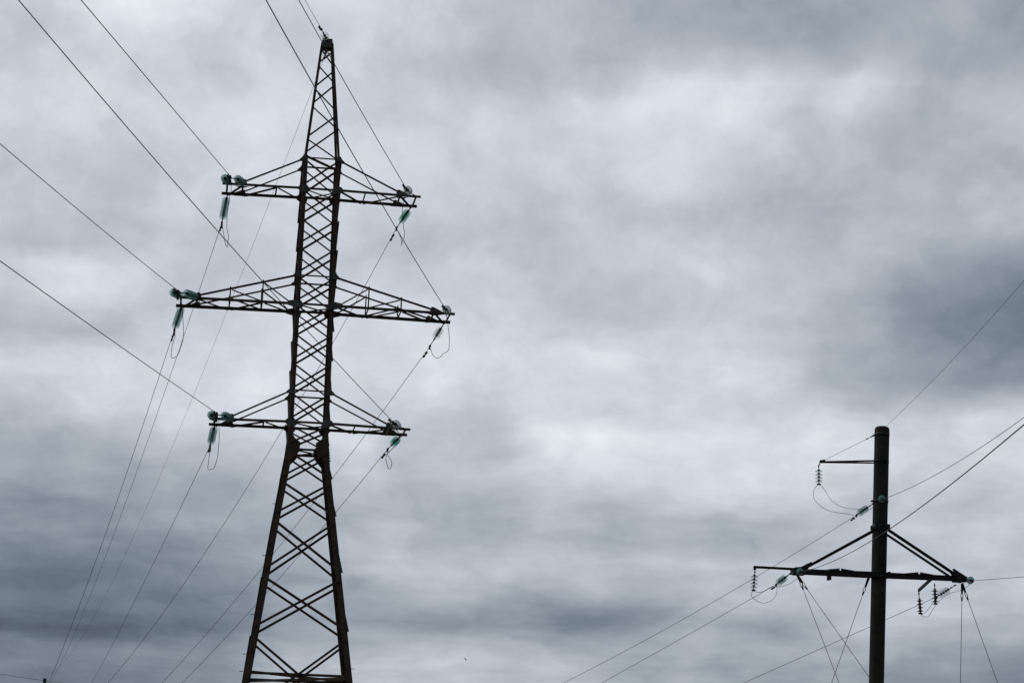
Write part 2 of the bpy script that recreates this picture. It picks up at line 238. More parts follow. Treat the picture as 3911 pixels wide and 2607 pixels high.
# ---------------------------------------------------------------- mesh helpers
class MB:
    def __init__(self): self.v = []; self.f = []; self.mi = []
    def add(self, vs, fs, mi=0):
        o = len(self.v); self.v += [tuple(q) for q in vs]
        for f in fs: self.f.append(tuple(i+o for i in f)); self.mi.append(mi)
    def prism(self, sect, p, q, ax, bx, mi=0):      # 2-D section (a,b) swept from p to q
        p, q, ax, bx = Vector(p), Vector(q), Vector(ax), Vector(bx); n = len(sect)
        vs = [p+ax*a+bx*b for a, b in sect] + [q+ax*a+bx*b for a, b in sect]
        fs = [(i, (i+1) % n, n+(i+1) % n, n+i) for i in range(n)] + [tuple(range(n))[::-1], tuple(range(n, 2*n))]
        self.add(vs, fs, mi)
    def angle(self, p, q, a, b, w, t=None, w2=None, mi=0):   # rolled steel angle, heel on p-q, flanges along a and b
        t = t or w*0.12; w2 = w2 or w
        d = (Vector(q)-Vector(p)).normalized()
        a = Vector(a); a = (a-d*a.dot(d)).normalized()
        b = Vector(b); b = b-d*b.dot(d); b = (b-a*a.dot(b)).normalized()
        self.prism([(0, 0), (w, 0), (w, t), (t, t), (t, w2), (0, w2)], p, q, a, b, mi)
    def channel(self, p, q, a, b, w, h, t):         # channel: web along b (height h), flanges along a
        d = (Vector(q)-Vector(p)).normalized()
        a = Vector(a); a = (a-d*a.dot(d)).normalized()
        b = Vector(b); b = b-d*b.dot(d); b = (b-a*a.dot(b)).normalized()
        g = h/2
        self.prism([(0, -g), (w, -g), (w, -g+t), (t, -g+t), (t, g-t), (w, g-t), (w, g), (0, g)], p, q, a, b)
    def bar(self, p, q, w, h, a=(0, 0, 1), mi=0):
        d = (Vector(q)-Vector(p)).normalized(); a = Vector(a)
        if abs(a.dot(d)) > 0.95: a = Vector((1, 0, 0))
        a = (a-d*a.dot(d)).normalized(); b = d.cross(a)
        self.prism([(-h/2, -w/2), (h/2, -w/2), (h/2, w/2), (-h/2, w/2)], p, q, a, b, mi)
    def plate(self, poly, n, t, mi=0):              # polygon of 3-D points, thickened along n
        n = Vector(n).normalized(); k = len(poly)
        vs = [Vector(q)-n*t/2 for q in poly] + [Vector(q)+n*t/2 for q in poly]
        fs = [tuple(range(k))[::-1], tuple(range(k, 2*k))] + [(i, (i+1) % k, k+(i+1) % k, k+i) for i in range(k)]
        self.add(vs, fs, mi)
    def tube(self, pts, r, seg=6, mi=0, cap=True):
        pts = [Vector(q) for q in pts]; n = len(pts)
        rr = r if isinstance(r, (list, tuple)) else [r]*n
        ref = None; vs = []
        for i in range(n):
            d = (pts[min(i+1, n-1)]-pts[max(i-1, 0)])
            d = d.normalized() if d.length > 1e-9 else Vector((0, 0, 1))
            if ref is None:
                ref = Vector((0, 0, 1)) if abs(d.z) < 0.9 else Vector((1, 0, 0))
            a = (ref-d*ref.dot(d))
            a = a.normalized() if a.length > 1e-6 else d.orthogonal().normalized()
            ref = a; b = d.cross(a)
            vs += [pts[i]+(a*math.cos(2*math.pi*k/seg)+b*math.sin(2*math.pi*k/seg))*rr[i] for k in range(seg)]
        fs = [(i*seg+k, i*seg+(k+1) % seg, (i+1)*seg+(k+1) % seg, (i+1)*seg+k) for i in range(n-1) for k in range(seg)]
        if cap: fs += [tuple(range(seg))[::-1], tuple(range((n-1)*seg, n*seg))]
        self.add(vs, fs, mi)
    def lathe(self, prof, seg=24, mi=0):            # profile (r, z) about local Z
        n = len(prof); vs = []
        for r, z in prof:
            vs += [(r*math.cos(2*math.pi*k/seg), r*math.sin(2*math.pi*k/seg), z) for k in range(seg)]
        fs = [(i*seg+k, i*seg+(k+1) % seg, (i+1)*seg+(k+1) % seg, (i+1)*seg+k) for i in range(n-1) for k in range(seg)]
        fs += [tuple(range(seg))[::-1], tuple(range((n-1)*seg, n*seg))]
        self.add(vs, fs, mi)
    def mesh(self, name, mats, smooth=False):
        me = bpy.data.meshes.new(name); me.from_pydata(self.v, [], self.f)
        for mt in (mats if isinstance(mats, list) else [mats]): me.materials.append(mt)
        for pl, k in zip(me.polygons, self.mi): pl.material_index = k; pl.use_smooth = smooth
        me.update()
        import bmesh
        bm = bmesh.new(); bm.from_mesh(me); bmesh.ops.recalc_face_normals(bm, faces=bm.faces); bm.to_mesh(me); bm.free()
        return me
    def build(self, name, mats, parent=None, smooth=False, origin=None):
        if origin is not None:
            o_ = Vector(origin); self.v = [tuple(Vector(q)-o_) for q in self.v]
        ob = bpy.data.objects.new(name, self.mesh(name, mats, smooth)); C.objects.link(ob)
        if parent: ob.parent = parent
        if origin is not None: ob.location = origin
        return ob
def tag(o, label=None, cat=None, group=None, kind=None):
    for k, v in (('label', label), ('category', cat), ('group', group), ('kind', kind)):
        if v: o[k] = v
    return o
def empty(name, loc, rotz=0.0):
    o = bpy.data.objects.new(name, None); o.empty_display_size = 0.3
    o.location = loc; o.rotation_euler = (0, 0, rotz); C.objects.link(o); return o
def smooth_path(pts, k=6):                          # Catmull-Rom through the points
    pts = [Vector(q) for q in pts]; outp = []
    for i in range(len(pts)-1):
        p0 = pts[max(i-1, 0)]; p1 = pts[i]; p2 = pts[i+1]; p3 = pts[min(i+2, len(pts)-1)]
        for j in range(k):
            t = j/k
            outp.append(0.5*((2*p1)+(p2-p0)*t+(2*p0-5*p1+4*p2-p3)*t*t+(3*p1-p0-3*p2+p3)*t**3))
    outp.append(pts[-1]); return outp

# ---------------------------------------------------------------- positions (metres) fitted to image pixels, with assumed depths
VIA = {'PR1': [[13.837, 85.46, 14.582], [13.783, 84.95, 14.535]],
 'PR2': [[10.768, 85.054, 11.741], [10.732, 84.544, 11.71]],
 'PR3': [[17.219, 86.124, 11.748], [17.146, 85.614, 11.719]],
 'RL': [[-3.702, 76.158, 15.112], [-3.725, 75.142, 15.018]],
 'RM': [[-2.186, 76.23, 19.087], [-2.211, 75.214, 18.924]],
 'RU': [[-3.652, 76.085, 23.162], [-3.65, 75.069, 22.937]]}
POLE = {'base': [13.531, 86.0, 0.0],
 'bk0': [15.746, 86.155, 11.706],
 'bk1': [15.495, 87.155, 11.462],
 'br_lp': [13.582, 85.962, 13.496],
 'br_lt': [11.098, 85.624, 12.044],
 'br_rp': [14.152, 86.039, 13.495],
 'br_rt': [16.645, 86.378, 11.984],
 'ext_l': [9.148, 85.359, 11.909],
 'ext_r': [10.657, 85.564, 11.9],
 'peg1': [11.884, 85.58, 11.622],
 'peg2': [12.015, 85.9, 11.675],
 'stay_pole': [13.667, 86.026, 17.076],
 'stay_tip': [11.897, 86.461, 16.159],
 'top': [13.964, 86.0, 17.402],
 'tr_l': [10.608, 85.558, 11.823],
 'tr_r': [17.063, 86.435, 11.843],
 'up_in': [13.663, 86.047, 16.054],
 'up_tip': [11.691, 86.509, 16.048]}
SUSP = {'S1': [[11.658, 86.509, 15.997], [11.67, 86.509, 15.204]],
 'S2': [[9.176, 85.359, 11.811], [9.124, 85.359, 11.037]],
 'S3': [[15.504, 87.155, 11.446], [15.569, 87.155, 10.555]],
 'S4': [[15.917, 86.178, 11.631], [15.947, 86.178, 10.831]]}
JUMP = {'G': [[-6.831, 75.601, 28.662], [-6.653, 76.061, 28.488], [-6.582, 76.165, 28.486], [-6.475, 76.326, 28.475], [-6.489, 76.408, 28.431], [-6.518, 76.618, 28.319], [-6.572, 76.97, 28.13], [-6.628, 77.12, 28.056],
       [-6.78, 77.284, 28.092], [-6.89, 77.403, 28.155], [-6.866, 77.52, 28.292]],
 'LL': [[-9.444, 74.028, 14.983], [-9.41, 74.405, 14.805], [-9.435, 74.772, 14.619], [-9.464, 75.17, 14.415], [-9.52, 75.629, 14.176], [-9.61, 76.183, 13.884], [-9.76, 76.695, 13.622], [-9.847, 76.816, 13.6],
        [-9.997, 77.002, 13.603], [-10.047, 77.332, 13.886], [-10.074, 77.703, 14.205], [-10.126, 78.129, 14.577]],
 'LR': [[-3.791, 74.869, 15.023], [-3.675, 75.352, 14.846], [-3.604, 75.661, 14.728], [-3.587, 75.816, 14.662], [-3.626, 76.039, 14.565], [-3.725, 76.268, 14.493], [-3.839, 76.498, 14.434], [-3.982, 76.803, 14.345],
        [-4.069, 77.019, 14.269], [-4.101, 77.197, 14.189], [-4.092, 77.372, 14.109], [-4.058, 77.597, 14.01], [-4.035, 77.744, 13.945], [-3.997, 77.815, 13.94], [-3.958, 77.926, 14.011], [-3.939, 78.128, 14.167],
        [-3.989, 78.33, 14.323], [-4.065, 78.528, 14.463], [-4.147, 78.714, 14.588], [-4.151, 78.978, 14.801]],
 'ML': [[-10.891, 73.753, 18.919], [-10.823, 74.41, 18.572], [-10.852, 74.921, 18.281], [-10.869, 75.274, 18.077], [-10.911, 75.715, 17.818], [-10.955, 75.911, 17.703], [-11.053, 76.207, 17.535],
        [-11.149, 76.469, 17.388], [-11.25, 76.631, 17.318], [-11.382, 76.781, 17.302], [-11.451, 76.889, 17.394], [-11.483, 77.119, 17.629], [-11.501, 77.35, 17.865], [-11.495, 77.571, 18.087], [-11.484, 77.72, 18.236],
        [-11.564, 78.02, 18.547]],
 'MR': [[-2.268, 74.922, 18.927], [-2.208, 75.406, 18.769], [-2.177, 75.708, 18.667], [-2.155, 76.006, 18.564], [-2.132, 76.334, 18.448], [-2.113, 76.778, 18.287], [-2.12, 77.103, 18.167], [-2.13, 77.369, 18.067],
        [-2.174, 77.561, 18.002], [-2.262, 77.741, 17.976], [-2.325, 77.853, 17.972], [-2.422, 78.094, 17.914], [-2.511, 78.263, 17.897], [-2.621, 78.444, 17.954], [-2.718, 78.664, 18.094], [-2.784, 78.916, 18.286],
        [-2.851, 79.163, 18.475]],
 'P1a': [[13.076, 87.094, 14.194], [12.676, 86.977, 14.229], [12.258, 86.86, 14.262], [11.965, 86.743, 14.325], [11.673, 86.626, 14.501], [11.507, 86.509, 14.656], [11.464, 86.509, 14.831], [11.493, 86.509, 15.034],
         [11.605, 86.509, 15.184], [11.668, 86.509, 15.209], [11.731, 86.509, 15.188], [11.856, 86.509, 15.071], [11.982, 86.509, 14.872], [12.096, 86.247, 14.611], [12.333, 85.985, 14.38], [12.593, 85.724, 14.251],
         [12.856, 85.5, 14.202], [13.088, 85.4, 14.183], [13.319, 85.3, 14.151], [13.476, 85.2, 14.217], [13.624, 85.2, 14.358], [13.77, 84.73, 14.468]],
 'P2a': [[10.139, 86.594, 11.361], [10.092, 86.347, 11.097], [9.978, 86.1, 10.895], [9.778, 85.853, 10.716], [9.505, 85.606, 10.628], [9.257, 85.359, 10.674], [9.085, 85.359, 10.815], [9.047, 85.359, 10.912],
         [9.107, 85.359, 11.024], [9.181, 85.359, 11.014], [9.352, 85.359, 10.995], [9.5, 85.152, 11.026], [9.707, 85.048, 11.156], [9.793, 84.945, 11.16], [10.073, 84.841, 11.17], [10.29, 84.634, 11.227],
         [10.471, 84.531, 11.331], [10.59, 84.324, 11.421], [10.711, 84.324, 11.606]],
 'P3a': [[17.08, 85.394, 11.598], [17.046, 85.394, 11.514], [16.944, 85.551, 11.412], [16.808, 85.708, 11.341], [16.453, 85.943, 11.239], [16.232, 86.099, 11.098], [16.078, 86.178, 10.951], [15.944, 86.178, 10.797],
         [15.897, 86.569, 10.651], [15.849, 86.862, 10.51], [15.835, 87.155, 10.479], [15.734, 87.155, 10.463], [15.599, 87.155, 10.505], [15.582, 87.155, 10.547], [15.633, 87.155, 10.549], [15.735, 87.155, 10.619],
         [15.883, 87.222, 10.782], [16.011, 87.272, 10.959], [16.106, 87.322, 11.085], [16.208, 87.322, 11.224]],
 'UL': [[-9.445, 73.957, 22.887], [-9.428, 74.396, 22.671], [-9.546, 74.891, 22.421], [-9.66, 75.504, 22.102], [-9.717, 75.96, 21.859], [-9.742, 76.263, 21.694], [-9.717, 76.543, 21.549], [-9.752, 76.817, 21.398],
        [-9.807, 77.049, 21.271], [-9.897, 77.232, 21.452], [-9.992, 77.54, 21.777], [-10.169, 78.127, 22.405]],
 'UR': [[-3.677, 74.793, 22.895], [-3.696, 74.938, 22.846], [-3.716, 75.179, 22.763], [-3.767, 75.475, 22.664], [-3.81, 75.745, 22.571], [-3.837, 76.058, 22.46], [-3.839, 76.298, 22.373], [-3.833, 76.682, 22.233],
        [-3.812, 77.021, 22.11], [-3.794, 77.216, 22.04], [-3.808, 77.48, 21.94], [-3.865, 77.689, 21.87], [-3.899, 77.84, 21.816], [-3.928, 77.99, 21.761], [-3.927, 78.207, 21.957], [-4.002, 78.507, 22.219],
        [-4.081, 78.742, 22.42], [-4.17, 79.005, 22.643]]}
GUY = {'g1': [[10.859, 85.548, 11.458], [14.504, 80.548, 0.0]],
 'g2': [[10.949, 85.648, 11.446], [20.5, 91.648, 0.0]],
 'g3': [[13.351, 86.1, 11.416], [9.934, 91.1, -0.0]],
 'g4': [[16.972, 86.381, 11.324], [15.7, 81.381, -0.0]],
 'g5': [[17.107, 86.481, 11.377], [22.275, 91.481, -0.0]]}
SMALL = {'top': [-29.093, 150.0, 11.128], 'w': [[-31.33, 133.0, 10.527], [-30.154, 141.5, 10.76], [-29.473, 146.0, 10.857], [-29.141, 149.85, 10.984], [-28.588, 153.0, 11.072], [-27.649, 157.0, 11.179]]}
BIRD = [-3.894, 250.0, 20.823]
WIRES = {'PG': {'A': [14.098, 85.9, 17.418],
        'P0': [14.098, 85.9, 17.418],
        'pts': [[14.098, 85.9, 17.418], [14.122, 85.531, 17.433], [14.162, 84.925, 17.458], [14.21, 84.181, 17.49], [14.266, 83.328, 17.529], [14.328, 82.385, 17.576], [14.394, 81.363, 17.629], [14.466, 80.27, 17.69],
                [14.541, 79.113, 17.759], [14.621, 77.896, 17.836], [14.704, 76.624, 17.922], [14.79, 75.299, 18.017], [14.88, 73.926, 18.122], [14.972, 72.506, 18.237], [15.068, 71.042, 18.363],
                [15.166, 69.535, 18.499], [15.267, 67.988, 18.647], [15.371, 66.401, 18.807], [15.477, 64.777, 18.98], [15.585, 63.116, 19.165], [15.696, 61.419, 19.364], [15.808, 59.689, 19.576],
                [15.924, 57.925, 19.803], [16.041, 56.128, 20.045], [16.16, 54.301, 20.301], [16.281, 52.442, 20.574], [16.404, 50.554, 20.862], [16.53, 48.636, 21.167], [16.657, 46.689, 21.489],
                [16.785, 44.715, 21.829], [16.916, 42.713, 22.186], [17.048, 40.684, 22.562], [17.183, 38.629, 22.956], [17.318, 36.548, 23.37], [17.456, 34.442, 23.803], [17.595, 32.311, 24.256],
                [17.735, 30.155, 24.73], [17.878, 27.975, 25.225], [18.021, 25.771, 25.741], [18.167, 23.545, 26.278], [18.313, 21.295, 26.838], [18.462, 19.022, 27.421], [18.611, 16.728, 28.027],
                [18.763, 14.411, 28.656], [18.915, 12.073, 29.309], [19.069, 9.713, 29.986], [19.224, 7.332, 30.688], [19.381, 4.931, 31.415], [19.539, 2.509, 32.168], [19.699, 0.066, 32.946], [19.859, -2.396, 33.751],
                [20.021, -4.878, 34.583], [20.184, -7.38, 35.442], [20.349, -9.901, 36.328], [20.515, -12.441, 37.243], [20.682, -15.0, 38.185]]},
 'PL1': {'A': [13.68, 86.25, 14.548],
         'P0': [13.162, 87.094, 14.198],
         'pts': [[13.162, 87.094, 14.198], [13.072, 87.245, 14.144], [12.924, 87.493, 14.056], [12.742, 87.798, 13.948], [12.534, 88.147, 13.825], [12.304, 88.533, 13.69], [12.054, 88.952, 13.544],
                 [11.787, 89.399, 13.39], [11.504, 89.873, 13.227], [11.207, 90.371, 13.057], [10.896, 90.892, 12.881], [10.573, 91.434, 12.7], [10.238, 91.996, 12.513], [9.891, 92.578, 12.322], [9.533, 93.177, 12.126],
                 [9.165, 93.794, 11.927], [8.787, 94.428, 11.724], [8.399, 95.077, 11.519], [8.003, 95.742, 11.311], [7.597, 96.422, 11.101], [7.182, 97.117, 10.889], [6.76, 97.826, 10.675], [6.329, 98.548, 10.46],
                 [5.89, 99.283, 10.243], [5.444, 100.032, 10.026], [4.99, 100.792, 9.808], [4.528, 101.566, 9.59], [4.06, 102.351, 9.372], [3.584, 103.148, 9.153], [3.102, 103.956, 8.935], [2.613, 104.776, 8.718],
                 [2.118, 105.606, 8.501], [1.616, 106.448, 8.285], [1.107, 107.3, 8.07], [0.593, 108.162, 7.857], [0.072, 109.035, 7.645], [-0.455, 109.917, 7.435], [-0.987, 110.81, 7.226], [-1.525, 111.712, 7.02],
                 [-2.069, 112.624, 6.815], [-2.619, 113.545, 6.613], [-3.174, 114.475, 6.414], [-3.734, 115.415, 6.217], [-4.3, 116.363, 6.023], [-4.871, 117.321, 5.832], [-5.448, 118.287, 5.645],
                 [-6.029, 119.262, 5.46], [-6.616, 120.245, 5.279], [-7.208, 121.236, 5.102], [-7.804, 122.236, 4.929], [-8.406, 123.245, 4.759], [-9.012, 124.261, 4.594], [-9.623, 125.285, 4.432],
                 [-10.239, 126.317, 4.275], [-10.859, 127.357, 4.123], [-11.485, 128.405, 3.975]]},
 'PL2': {'A': [10.528, 85.698, 11.769],
         'P0': [10.095, 86.594, 11.434],
         'pts': [[10.095, 86.594, 11.434], [10.029, 86.731, 11.399], [9.921, 86.955, 11.343], [9.788, 87.23, 11.274], [9.635, 87.545, 11.195], [9.467, 87.894, 11.107], [9.284, 88.272, 11.013], [9.089, 88.676, 10.912],
                 [8.882, 89.104, 10.805], [8.664, 89.553, 10.693], [8.436, 90.024, 10.576], [8.2, 90.513, 10.454], [7.954, 91.021, 10.329], [7.7, 91.546, 10.199], [7.438, 92.087, 10.065], [7.169, 92.644, 9.928],
                 [6.892, 93.216, 9.787], [6.608, 93.803, 9.643], [6.318, 94.404, 9.497], [6.021, 95.018, 9.347], [5.718, 95.645, 9.194], [5.408, 96.285, 9.039], [5.093, 96.937, 8.881], [4.771, 97.601, 8.72],
                 [4.445, 98.277, 8.557], [4.112, 98.964, 8.392], [3.775, 99.662, 8.225], [3.432, 100.371, 8.055], [3.084, 101.09, 7.884], [2.73, 101.82, 7.71], [2.372, 102.561, 7.535], [2.01, 103.311, 7.357],
                 [1.642, 104.07, 7.178], [1.27, 104.84, 6.998], [0.893, 105.618, 6.815], [0.512, 106.406, 6.632], [0.127, 107.203, 6.446], [-0.263, 108.009, 6.259], [-0.657, 108.824, 6.071], [-1.055, 109.647, 5.881],
                 [-1.458, 110.479, 5.69], [-1.864, 111.319, 5.498], [-2.274, 112.167, 5.305], [-2.689, 113.024, 5.11], [-3.107, 113.888, 4.914], [-3.529, 114.761, 4.717], [-3.954, 115.641, 4.52],
                 [-4.384, 116.529, 4.321], [-4.817, 117.424, 4.121], [-5.254, 118.327, 3.92], [-5.694, 119.237, 3.719], [-6.138, 120.155, 3.516], [-6.585, 121.08, 3.313], [-7.036, 122.012, 3.109],
                 [-7.49, 122.951, 2.905], [-7.948, 123.897, 2.699]]},
 'PL3': {'A': [16.781, 86.548, 11.631],
         'P0': [16.192, 87.322, 11.237],
         'pts': [[16.192, 87.322, 11.237], [16.108, 87.433, 11.199], [15.97, 87.614, 11.137], [15.801, 87.837, 11.061], [15.607, 88.093, 10.973], [15.392, 88.375, 10.877], [15.159, 88.681, 10.773],
                 [14.91, 89.009, 10.661], [14.646, 89.355, 10.543], [14.369, 89.72, 10.419], [14.079, 90.101, 10.289], [13.777, 90.497, 10.154], [13.465, 90.909, 10.015], [13.141, 91.334, 9.87], [12.808, 91.772, 9.721],
                 [12.464, 92.224, 9.568], [12.112, 92.687, 9.411], [11.75, 93.162, 9.25], [11.38, 93.649, 9.086], [11.002, 94.146, 8.918], [10.615, 94.654, 8.746], [10.221, 95.173, 8.571], [9.819, 95.701, 8.393],
                 [9.41, 96.239, 8.212], [8.994, 96.786, 8.028], [8.57, 97.343, 7.841], [8.14, 97.909, 7.651], [7.703, 98.483, 7.459], [7.26, 99.066, 7.264], [6.81, 99.657, 7.066], [6.354, 100.257, 6.865],
                 [5.892, 100.865, 6.663], [5.423, 101.48, 6.457], [4.949, 102.103, 6.25], [4.47, 102.734, 6.04], [3.984, 103.373, 5.828], [3.493, 104.018, 5.613], [2.996, 104.671, 5.397], [2.494, 105.331, 5.178],
                 [1.987, 105.998, 4.958], [1.474, 106.672, 4.735], [0.957, 107.352, 4.511], [0.434, 108.04, 4.284], [-0.094, 108.734, 4.056], [-0.627, 109.434, 3.826], [-1.164, 110.141, 3.594], [-1.706, 110.854, 3.36],
                 [-2.254, 111.573, 3.124], [-2.805, 112.298, 2.887], [-3.362, 113.03, 2.648], [-3.923, 113.767, 2.408], [-4.488, 114.511, 2.166], [-5.058, 115.26, 1.922], [-5.632, 116.015, 1.677],
                 [-6.211, 116.776, 1.43], [-6.794, 117.542, 1.182]]},
 'PR1': {'A': [13.862, 85.68, 14.622],
         'P0': [13.795, 84.73, 14.481],
         'pts': [[13.795, 84.73, 14.481], [13.79, 84.365, 14.448], [13.782, 83.767, 14.395], [13.773, 83.031, 14.331], [13.762, 82.188, 14.26], [13.751, 81.256, 14.183], [13.738, 80.245, 14.102],
                 [13.724, 79.165, 14.018], [13.71, 78.021, 13.933], [13.695, 76.819, 13.847], [13.679, 75.561, 13.761], [13.662, 74.252, 13.676], [13.645, 72.895, 13.593], [13.627, 71.492, 13.512],
                 [13.609, 70.044, 13.434], [13.59, 68.555, 13.359], [13.571, 67.025, 13.288], [13.551, 65.457, 13.222], [13.531, 63.851, 13.16], [13.51, 62.21, 13.105], [13.489, 60.533, 13.055], [13.467, 58.823, 13.012],
                 [13.445, 57.079, 12.976], [13.423, 55.304, 12.948], [13.4, 53.497, 12.927], [13.377, 51.66, 12.915], [13.353, 49.793, 12.911], [13.33, 47.898, 12.917], [13.305, 45.974, 12.933], [13.281, 44.022, 12.958],
                 [13.256, 42.044, 12.994], [13.23, 40.039, 13.041], [13.205, 38.007, 13.1], [13.179, 35.95, 13.17], [13.152, 33.869, 13.252], [13.126, 31.762, 13.346], [13.099, 29.631, 13.453], [13.072, 27.477, 13.574],
                 [13.044, 25.299, 13.708], [13.016, 23.098, 13.857], [12.988, 20.874, 14.019], [12.96, 18.628, 14.196], [12.931, 16.36, 14.389], [12.902, 14.07, 14.597], [12.873, 11.759, 14.82], [12.844, 9.426, 15.06],
                 [12.814, 7.073, 15.316], [12.784, 4.7, 15.589], [12.754, 2.306, 15.88], [12.723, -0.108, 16.188], [12.693, -2.542, 16.514], [12.662, -4.996, 16.858], [12.631, -7.468, 17.22], [12.599, -9.96, 17.602],
                 [12.567, -12.471, 18.003], [12.535, -15.0, 18.423]]},
 'PR2': {'A': [10.748, 85.274, 11.784],
         'P0': [10.781, 84.324, 11.683],
         'pts': [[10.781, 84.324, 11.683], [10.758, 83.96, 11.646], [10.719, 83.365, 11.585], [10.672, 82.632, 11.51], [10.618, 81.792, 11.425], [10.558, 80.864, 11.332], [10.494, 79.858, 11.232],
                 [10.424, 78.782, 11.127], [10.351, 77.642, 11.017], [10.274, 76.445, 10.903], [10.194, 75.192, 10.786], [10.11, 73.889, 10.665], [10.023, 72.537, 10.543], [9.933, 71.139, 10.418], [9.84, 69.698, 10.292],
                 [9.745, 68.215, 10.165], [9.647, 66.691, 10.037], [9.546, 65.13, 9.908], [9.444, 63.53, 9.779], [9.338, 61.895, 9.651], [9.231, 60.226, 9.523], [9.121, 58.522, 9.396], [9.01, 56.786, 9.269],
                 [8.896, 55.017, 9.144], [8.78, 53.218, 9.021], [8.663, 51.389, 8.899], [8.543, 49.53, 8.779], [8.422, 47.642, 8.662], [8.298, 45.726, 8.547], [8.173, 43.782, 8.435], [8.047, 41.812, 8.325],
                 [7.918, 39.814, 8.219], [7.788, 37.791, 8.116], [7.656, 35.743, 8.017], [7.523, 33.67, 7.921], [7.388, 31.572, 7.829], [7.252, 29.45, 7.741], [7.114, 27.304, 7.658], [6.974, 25.135, 7.579],
                 [6.833, 22.943, 7.505], [6.691, 20.728, 7.436], [6.547, 18.491, 7.372], [6.401, 16.232, 7.313], [6.255, 13.952, 7.26], [6.107, 11.65, 7.212], [5.957, 9.327, 7.17], [5.807, 6.983, 7.134],
                 [5.654, 4.619, 7.104], [5.501, 2.235, 7.08], [5.346, -0.169, 7.063], [5.191, -2.593, 7.052], [5.033, -5.036, 7.048], [4.875, -7.499, 7.051], [4.715, -9.981, 7.062], [4.555, -12.481, 7.079],
                 [4.393, -15.0, 7.104]]},
 'PR3': {'A': [17.139, 86.344, 11.816],
         'P0': [17.156, 85.394, 11.667],
         'pts': [[17.156, 85.394, 11.667], [17.27, 85.026, 11.644], [17.456, 84.424, 11.605], [17.685, 83.683, 11.558], [17.948, 82.835, 11.505], [18.238, 81.896, 11.447], [18.553, 80.879, 11.386],
                 [18.889, 79.792, 11.322], [19.245, 78.64, 11.256], [19.62, 77.43, 11.189], [20.012, 76.164, 11.12], [20.419, 74.846, 11.051], [20.842, 73.48, 10.982], [21.279, 72.067, 10.913], [21.73, 70.61, 10.844],
                 [22.194, 69.111, 10.776], [22.67, 67.571, 10.71], [23.158, 65.993, 10.645], [23.658, 64.376, 10.581], [24.17, 62.724, 10.52], [24.692, 61.036, 10.461], [25.225, 59.314, 10.405], [25.768, 57.559, 10.352],
                 [26.321, 55.772, 10.302], [26.883, 53.953, 10.255], [27.455, 52.104, 10.211], [28.037, 50.225, 10.172], [28.627, 48.317, 10.137], [29.226, 46.38, 10.105], [29.834, 44.415, 10.079],
                 [30.45, 42.423, 10.057], [31.075, 40.405, 10.04], [31.707, 38.36, 10.028], [32.348, 36.29, 10.022], [32.996, 34.194, 10.021], [33.652, 32.073, 10.026], [34.316, 29.928, 10.036], [34.987, 27.759, 10.053],
                 [35.665, 25.567, 10.077], [36.351, 23.351, 10.107], [37.043, 21.113, 10.143], [37.743, 18.852, 10.187], [38.449, 16.569, 10.238], [39.162, 14.263, 10.296], [39.882, 11.937, 10.362],
                 [40.608, 9.589, 10.435], [41.341, 7.22, 10.516], [42.08, 4.831, 10.605], [42.826, 2.421, 10.703], [43.578, -0.009, 10.809], [44.336, -2.459, 10.923], [45.1, -4.929, 11.046], [45.87, -7.418, 11.179],
                 [46.646, -9.926, 11.32], [47.428, -12.454, 11.471], [48.216, -15.0, 11.631]]},
 'farG': {'A': [-6.711, 76.77, 28.4],
          'P0': [-6.866, 77.52, 28.292],
          'pts': [[-6.866, 77.52, 28.292], [-7.207, 79.018, 28.126], [-7.767, 81.475, 27.858], [-8.456, 84.497, 27.535], [-9.245, 87.958, 27.172], [-10.117, 91.786, 26.781], [-11.062, 95.934, 26.368],
                  [-12.073, 100.37, 25.941], [-13.144, 105.067, 25.504], [-14.269, 110.005, 25.061], [-15.446, 115.168, 24.617], [-16.671, 120.542, 24.174], [-17.941, 126.116, 23.737], [-19.254, 131.878, 23.309],
                  [-20.608, 137.821, 22.891], [-22.002, 143.936, 22.488], [-23.433, 150.216, 22.102], [-24.901, 156.656, 21.735], [-26.404, 163.249, 21.389], [-27.94, 169.99, 21.068], [-29.509, 176.874, 20.774],
                  [-31.11, 183.898, 20.508], [-32.741, 191.057, 20.274], [-34.403, 198.347, 20.072], [-36.093, 205.765, 19.906], [-37.812, 213.308, 19.777], [-39.559, 220.972, 19.688], [-41.333, 228.756, 19.64],
                  [-43.133, 236.655, 19.635], [-44.959, 244.668, 19.676], [-46.811, 252.793, 19.763], [-48.687, 261.027, 19.9], [-50.588, 269.367, 20.088], [-52.513, 277.813, 20.329], [-54.461, 286.361, 20.624],
                  [-56.433, 295.011, 20.976], [-58.426, 303.76, 21.386], [-60.443, 312.607, 21.855], [-62.481, 321.55, 22.387], [-64.541, 330.587, 22.982], [-66.621, 339.718, 23.642], [-68.723, 348.941, 24.369],
                  [-70.846, 358.254, 25.165], [-72.989, 367.656, 26.03], [-75.151, 377.146, 26.968], [-77.334, 386.723, 27.979], [-79.536, 396.385, 29.066], [-81.757, 406.131, 30.229], [-83.998, 415.961, 31.47],
                  [-86.257, 425.874, 32.792], [-88.534, 435.867, 34.195], [-90.83, 445.941, 35.681], [-93.144, 456.094, 37.252], [-95.476, 466.325, 38.91], [-97.825, 476.634, 40.655], [-100.192, 487.02, 42.49]]},
 'farLL': {'A': [-9.824, 76.694, 15.079],
           'P0': [-10.126, 78.129, 14.577],
           'pts': [[-10.126, 78.129, 14.577], [-10.233, 78.638, 14.56], [-10.408, 79.474, 14.533], [-10.624, 80.501, 14.5], [-10.871, 81.678, 14.462], [-11.144, 82.98, 14.421], [-11.441, 84.39, 14.376],
